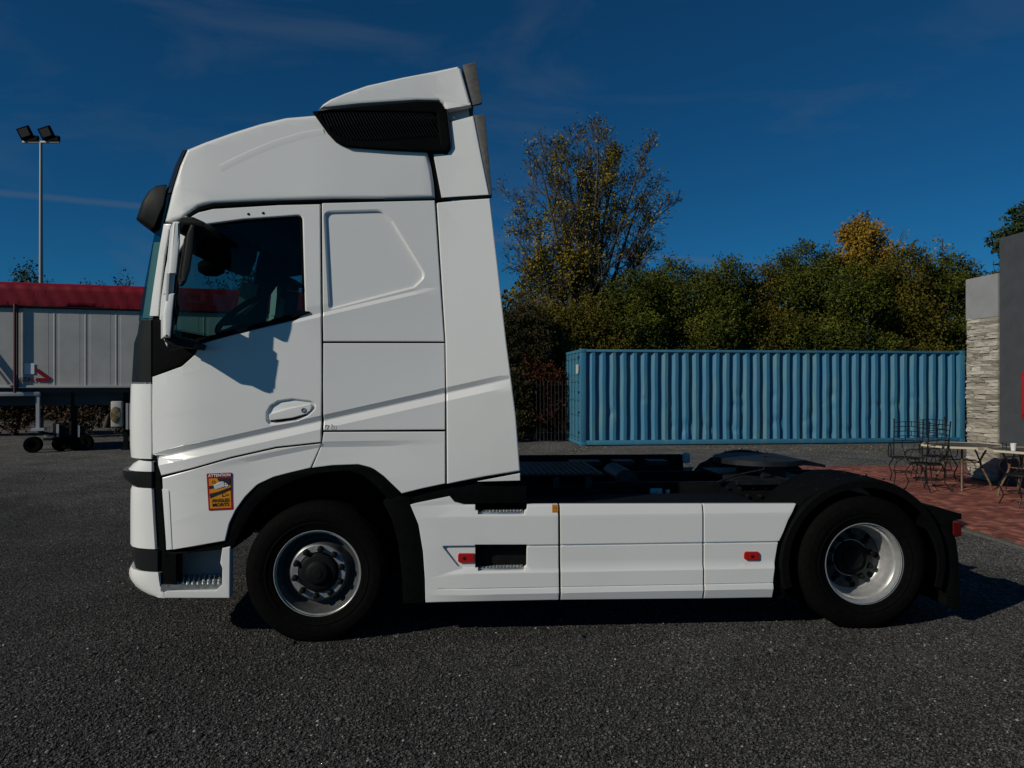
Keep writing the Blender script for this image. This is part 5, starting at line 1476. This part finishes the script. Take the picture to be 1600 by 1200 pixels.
L_DARK = leaf_mat('leaf_dark', [(.012, .014, .007), (.026, .028, .012), (.05, .042, .018), (.09, .055, .03)])
L_YEL = leaf_mat('leaf_yellow', [(.07, .055, .012), (.19, .12, .018), (.33, .20, .025), (.24, .17, .03)])
L_AUT = leaf_mat('leaf_autumn', [(.045, .048, .008), (.11, .105, .012), (.26, .20, .018), (.46, .26, .012)])
L_BRN = leaf_mat('leaf_brown', [(.016, .012, .008), (.04, .025, .016), (.07, .045, .03), (.14, .11, .085)])
L_RED = leaf_mat('leaf_red', [(.03, .010, .008), (.07, .015, .012), (.05, .03, .012), (.10, .03, .02)])
L_DG = leaf_mat('leaf_pine', [(.012, .022, .010), (.03, .048, .022), (.05, .075, .03), (.08, .10, .04)])
BARK = mat('bark', (.065, .054, .040), .9, 0, (12, .35)); BARKD = mat('bark_dark', (.022, .018, .013), .9)
def leaves(P, size, g, name, m):
    n = len(P); s = size*(.6+.8*g.random(n))
    a = g.standard_normal((n, 3)); a /= np.linalg.norm(a, axis=1)[:, None]; b = g.standard_normal((n, 3)); b -= a*(a*b).sum(1)[:, None]; b /= np.linalg.norm(b, axis=1)[:, None]
    c = np.cross(a, b)
    u, v = a*s[:, None], b*s[:, None]*.55
    V = np.stack([P-u, P-.1*u+v+c*s[:, None]*.12, P+u, P-.1*u-v+c*s[:, None]*.12], 1).reshape(-1, 3)
    me = bpy.data.meshes.new(name); me.vertices.add(4*n); me.vertices.foreach_set('co', V.ravel())
    me.loops.add(4*n); me.loops.foreach_set('vertex_index', np.arange(4*n)); me.polygons.add(n); me.polygons.foreach_set('loop_start', np.arange(n)*4)
    me.update(calc_edges=True); me.materials.append(m); return me
def shrub(name, px0, px1, top, dep, m, label, group, seed, dens=1.0, lsize=.075, base=0., n_cl=26, cat='tree', shape=1.0, twig=0, bottom=None):
    """dense crown of leaf clusters over short stems; pixel span gives its real width at that distance"""
    g = np.random.default_rng(seed); k = dep/F; c = D((px0+px1)/2, 600, dep); wd = (px1-px0)*k/2; h = CAM.z+(600-top)*k
    E = empty(name, (c.x, c.y, 0), 0, label=label, cat=cat, group=group)
    z0 = base
    cl = []
    for i in range(n_cl):
        a = g.random()*6.283; r = math.sqrt(g.random()); z = z0+(h-z0)*(.06+.80*g.random()**.85)
        rel = (z-z0)/(h-z0); env = (1-max(0, (rel-.45)/.58)**2.0)**.5 if rel > .45 else 1.0
        R_ = .28*wd+.22*g.random()*wd; rr = max(0, wd*env-R_*.55)
        cl.append((r*rr*math.cos(a), r*rr*.75*math.sin(a), z, min(R_, .95)*(.9 if rel < .8 else .65)))
    cl.append((g.normal()*.1, 0, h-.30, .38)); cl.append((wd*.35, 0, h-.6, .45)); cl.append((-wd*.35, 0, h-.75, .45))
    P = []
    for (x, y, z, R_) in cl:
        n = int(430*dens*(R_/.6)**2); d = g.standard_normal((n, 3)); d /= np.linalg.norm(d, axis=1)[:, None]
        rad = R_*(.25+.95*g.random(n)**.75)*(1+.30*np.sin(d[:, 0]*6+x*3)*np.cos(d[:, 2]*7+z*2)+.12*np.sin(d[:, 1]*13))
        q = d*rad[:, None]; q[:, 2] *= .85; q += np.array([x, y, z]); P.append(q)
        # ragged sprigs poking out
        for _ in range(int(13*shape)):
            dd = g.standard_normal(3); dd[2] = abs(dd[2]); dd /= np.linalg.norm(dd); L = R_*(1.0+.75*g.random())
            tt = np.linspace(.6, 1, 12)[:, None]; P.append(np.array([x, y, z])+dd*L*tt+g.normal(size=(12, 3))*.05)
    P = np.concatenate(P); P = P[P[:, 2] > .12+0*z0]
    link('crown', leaves(P, lsize, g, 'crown', m), E)
    b = bmesh.new()
    for i in range(5):
        x, y, z, R_ = cl[g.integers(len(cl)-3)]
        p0 = Vector((g.normal()*.15, g.normal()*.15, 0)); tube(b, [p0, Vector((x*.3, y*.3, z*.4)), Vector((x*.8, y*.8, z*.85)), Vector((x, y, z+.2))], [.06, .045, .03, .012], 5)
    for i in range(twig):
        x = g.normal()*wd*.5; y = g.normal()*.4; z = h-.7+g.random()*.4
        p = Vector((x, y, z)); d = Vector((g.normal()*.3, g.normal()*.3, 1)).normalized(); q = p+d*(.5+.6*g.random()); tube(b, [p, q], [.014, .004], 3)
        for _ in range(3):
            s0 = p+(q-p)*(.3+.6*g.random()); tube(b, [s0, s0+Vector((g.normal()*.3, g.normal()*.2, .25+.2*g.random()))], [.007, .003], 3)
    fin('trunk', b, BARKD, E, smooth=60)
    return E
def branchy(name, base, height, spread, seed, label, group, m, stems=8, lean=.3, leafn=40, lsize=.085, leafp=.5, cat='tree', r0=.085, patches=None, levels=3, spl=(7, 6, 4), hs=1.0, targets=None):
    g = np.random.default_rng(seed); E = empty(name, base, 0, label=label, cat=cat, group=group)
    b = bmesh.new(); tips = []
    def grow(p, d, L, r, lev):
        n = (9, 7, 5, 4)[lev]; pts = [p]; rs = [r]; q = p.copy(); dd = d.copy()
        for i in range(n):
            dd = (dd+Vector(g.normal(size=3)*(.10, .13, .17, .2)[lev])+Vector((0, 0, (.06, .05, .06, .04)[lev]))).normalized()
            q = q+dd*L/n; pts.append(q.copy()); rs.append(max(.012, r*(1-(i+1)/n*.80)))
        tube(b, pts, rs, (6, 4, 3, 3)[lev], cap=False)
        if lev >= 2: tips.append((pts[len(pts)//2:], lev))
        if lev < levels:
            m_ = spl[lev]
            for k in range(m_):
                f = .22+.75*(k+g.random())/m_; idx = min(int(f*n), n-1); pp = pts[idx]+(pts[idx+1]-pts[idx])*(f*n-idx)
                ax = (pts[idx+1]-pts[idx]).normalized(); pr = Vector(g.normal(size=3)); pr = (pr-ax*pr.dot(ax)).normalized()
                nd = (ax*.80+pr*(.55+.25*g.random())).normalized()
                grow(pp, nd, L*(.50, .52, .5)[lev]*(1.15-.5*f)*(.8+.4*g.random()), rs[idx]*.55, lev+1)
    for (tx, tz, tyy) in (targets or []):
        A = Vector((g.normal()*.15, g.normal()*.12, 0)); T = Vector((tx, tyy, tz)); C = Vector((tx*.22, tyy*.2, tz*.62)); n = 16
        pts = []
        for i in range(n+1):
            u = i/n; q = A*(1-u)**2+C*2*u*(1-u)+T*u*u; pts.append(q+Vector((math.sin(u*9+tx*3)*.10*u, math.sin(u*7+tx)*.1*u, 0)))
        rr = r0*(.75+.4*g.random()); rs = [max(.012, rr*(1-.88*(i/n)**.9)) for i in range(n+1)]
        tube(b, pts, rs, 6, cap=False)
        for k in range(15):
            f = .34+.64*(k+g.random())/15; idx = min(int(f*n), n-1); pp = pts[idx]; ax = (pts[idx+1]-pts[idx]).normalized()
            pr = Vector((g.normal(), g.normal()*.8, g.normal()*.4)); pr = (pr-ax*pr.dot(ax)).normalized()
            grow(pp, (ax*.85+pr*.62).normalized(), (2.5-1.5*f)*(.7+.5*g.random()), rs[idx]*.5, 1)
    for k in range(0 if targets else stems):
        a = 2*math.pi*k/stems+g.random()*.5; ln = lean*(.35+.9*g.random())
        d = Vector((math.cos(a)*ln*spread, math.sin(a)*ln*spread*.7, 1)).normalized()
        grow(Vector((math.cos(a)*.18, math.sin(a)*.18, 0)), d, height*hs*((.72+.28*g.random()) if hs > .8 else (.84+.16*g.random())*(1-.10*ln))/max(.7, d.z)*.92, r0*(.7+.5*g.random()), 0)
    fin('trunk', b, BARK, E, smooth=60)
    P = []
    centers = patches
    for (pts, lev) in tips:
        for q in pts:
            pr = leafp
            if centers is not None:
                pr = max([0.035]+[.30*c[3]*math.exp(-(((q.x-c[0])**2+(q.y*.5)**2+(q.z-c[1])**2)/c[2]**2)) for c in centers])
            if g.random() < pr:
                n = g.integers(3, leafn); P.append(np.array(q)+g.normal(size=(n, 3))*.15)
    if P: link('crown', leaves(np.concatenate(P), lsize, g, 'crown', m), E)
    return E
# big half-bare autumn tree
kk = 30.0/F; bt = D(915, 600, 30.0); bt.z = 0
def pc(px_, py, r, w_): return ((px_-915)*kk, CAM.z+(600-py)*kk, r*kk, w_)
pat = [pc(855, 340, 22, .9), pc(848, 365, 18, .9), pc(960, 235, 22, .9), pc(880, 255, 35, .45), pc(940, 290, 45, .55), pc(990, 240, 20, .6), pc(880, 405, 45, .7), pc(800, 360, 22, .6), pc(915, 340, 30, .55), pc(1010, 310, 22, .5), pc(1035, 335, 12, .9), pc(970, 360, 25, .55), pc(850, 440, 55, .6), pc(825, 260, 20, .5), pc(980, 400, 25, .3), pc(1000, 395, 10, .8), pc(900, 450, 60, .5)]
branchy('autumn_tree', (bt.x, bt.y, 0), CAM.z+(600-200)*kk, 1.0, 47, 'large half bare autumn tree with many stems and yellowing leaves', None, L_AUT, stems=13, lean=.50, leafn=16, lsize=.052, r0=.15, patches=pat, spl=(10, 6, 5), hs=.815, targets=[((a-915)*kk, CAM.z+(600-z_)*kk, y_) for a, z_, y_ in ((806, 300, .6), (828, 258, -1.0), (852, 228, 1.2), (878, 214, -.4), (902, 202, .8), (930, 198, -1.0), (955, 205, .4), (982, 214, 1.3), (1008, 232, -.8), (1030, 268, .5), (1036, 318, -.5), (1030, 372, .8), (800, 372, -.8), (812, 430, .6), (940, 240, 0), (880, 270, 1.5))])
# hedge trees behind the container
rows_h = [
 (778, 850, 470, 24.5, L_DARK, 'narrow dark shrub tree right beside the cab back'),
 (815, 905, 475, 25.6, L_OLIVE, 'olive yellow shrub tree left below the bare autumn tree'),
 (880, 975, 462, 26.0, L_OLIVE, 'olive shrub tree directly below the bare autumn tree'),
 (940, 1035, 425, 26.2, L_GREEN, 'green shrub tree right of the autumn tree trunk'),
 (1000, 1105, 405, 27.2, L_GREEN, 'mid green hedge tree below the end of the lowest bare branch'),
 (1085, 1175, 402, 26.4, L_GREEN, 'green rounded hedge tree above the middle of the container'),
 (1150, 1235, 412, 26.8, L_OLIVE, 'olive hedge tree with a low rounded top over the container'),
 (1205, 1315, 378, 27.0, L_GREEN, 'green hedge tree with a high ragged top left of the yellow tree'),
 (1290, 1390, 410, 25.8, L_GREEN, 'green hedge tree in front of the yellow tree'),
 (1370, 1460, 385, 26.3, L_OLIVE, 'brownish green hedge tree right of the yellow tree'),
 (1430, 1530, 395, 26.9, L_GREEN, 'dark green hedge tree at the right end of the container'),
]
for i, (a, b, tp, dp, m_, lb) in enumerate(rows_h):
    shrub('hedge_tree', a-22, b+22, tp, dp, m_, lb, 'hedge trees behind the container', 100+i, dens=3.0, n_cl=46, lsize=.042)
for i, (a, b, tp, dp, m_, lb) in enumerate([(800, 880, 560, 24.0, L_RED, 'low reddish bush behind the picket fence'), (775, 838, 580, 23.6, L_DARK, 'low dark bush beside the cab back corner'), (845, 905, 585, 24.3, L_BRN, 'low brown bush by the container doors')]):
    shrub('bush', a, b, tp, dp, m_, lb, 'low bushes left of the container', 150+i, dens=2.0, n_cl=16, lsize=.045, cat='bush')
shrub('yellow_tree', 1290, 1402, 342, 27.8, L_YEL, 'bright yellow autumn tree rising above the green hedge', None, 201, dens=1.9, n_cl=30, lsize=.05, base=5.0)
branchy('bare_tree', tuple(D(1392, 600, 29)*1.0)[:2]+(0,), CAM.z+(600-338)*29/F, .5, 51, 'thin brown twiggy tree just right of the yellow tree', None, L_AUT, stems=5, lean=.22, leafn=14, leafp=.30, r0=.06, lsize=.045, hs=.86)
branchy('bare_tree', tuple(D(1455, 600, 29.5)*1.0)[:2]+(0,), CAM.z+(600-366)*29.5/F, .9, 52, 'leafless twigs of a bare tree above the right hedge', None, L_OLIVE, stems=6, lean=.35, leafn=5, leafp=.04, r0=.05, lsize=.04, hs=.88)
shrub('dark_tree', 1555, 1680, 318, 30, L_DG, 'dark green tree top above the building at the right edge', None, 205, dens=1.1, n_cl=40, lsize=.09, base=2.0)
# left: tops above the trailer, brown hedge below it
for i, (a, b, tp, lb) in enumerate([(118, 205, 424, 'leafy branch top showing left of the cab over the red tarpaulin'), (10, 60, 439, 'small leafy tip above the tarpaulin near the mast foot'), (325, 392, 404, 'leafy tree seen through the cab windows above the tarpaulin'), (425, 470, 412, 'narrow leafy tree seen through the far door window')]):
    dp = 31.0; c = D((a+b)/2, 600, dp)
    branchy('distant_tree', (c.x, c.y, 0), CAM.z+(600-tp)*dp/F, .6, 70+i, lb, 'trees behind the red tarpaulin', L_DG, stems=5, lean=.22, leafn=30, leafp=.6, r0=.07, lsize=.055, levels=2, spl=(9, 7, 4), hs=.95)
for i, a in enumerate(range(-60, 220, 86)):
    lbs = ['hedge bush below the trailer at the left frame edge', 'brown hedge bush behind the white stand post', 'brown hedge bush behind the coupling gear', 'dark hedge bush behind the cream storage box']
    lb = lbs[i]
    o = shrub('hedge_bush', a-52, a+52, 540 if a < 700 else 520, 26.0+(i % 2)*.5, L_BRN, lb, 'hedge bushes behind the trailer', 300+i, dens=1.0, n_cl=18, lsize=.062, cat='bush')
# wood further off that closes the horizon
g3 = np.random.default_rng(77)
n = 110000; d = 36+g3.random(n)*5; l = (g3.random(n)*2.6-1.3)*d; tp = np.where(l > -2, 6.6, 4.6)+.5*np.sin(l*.31)+.4*np.sin(l*.83+1)+.3*np.sin(l*2.1)
z = tp*(g3.random(n)**.8)
P = np.stack([CAM.x+FW.x*d+RT.x*l, CAM.y+FW.y*d+RT.y*l, z], 1)
o = link('far_wood', leaves(P, .12, g3, 'far_wood', L_OLIVE), label='dark line of far bushes closing the horizon behind the yard', kind='stuff'); o['category'] = 'wood'
# picket fence between cab and container
fz = 1.95; f0 = D(838, 600, 23.3); f1 = D(884, 600, 23.6)
FE = empty('picket_fence', (f0.x, f0.y, 0), math.atan2(f1.y-f0.y, f1.x-f0.x), label='dark metal picket fence between the cab and the container', cat='fence')
Lf = (Vector((f1.x, f1.y))-Vector((f0.x, f0.y))).length
FM = mat('fence_paint', (.014, .012, .011), .8)
b = bmesh.new(); tube(b, [(0, 0, .3), (Lf, 0, .3)], .018, 5); tube(b, [(0, 0, fz-.15), (Lf, 0, fz-.15)], .018, 5); fin('rail', b, FM, FE)
for k in range(9):
    b = bmesh.new(); tube(b, [(k*Lf/8, -.022, 0), (k*Lf/8, -.022, fz)], .011, 5); fin('picket', b, FM, FE)
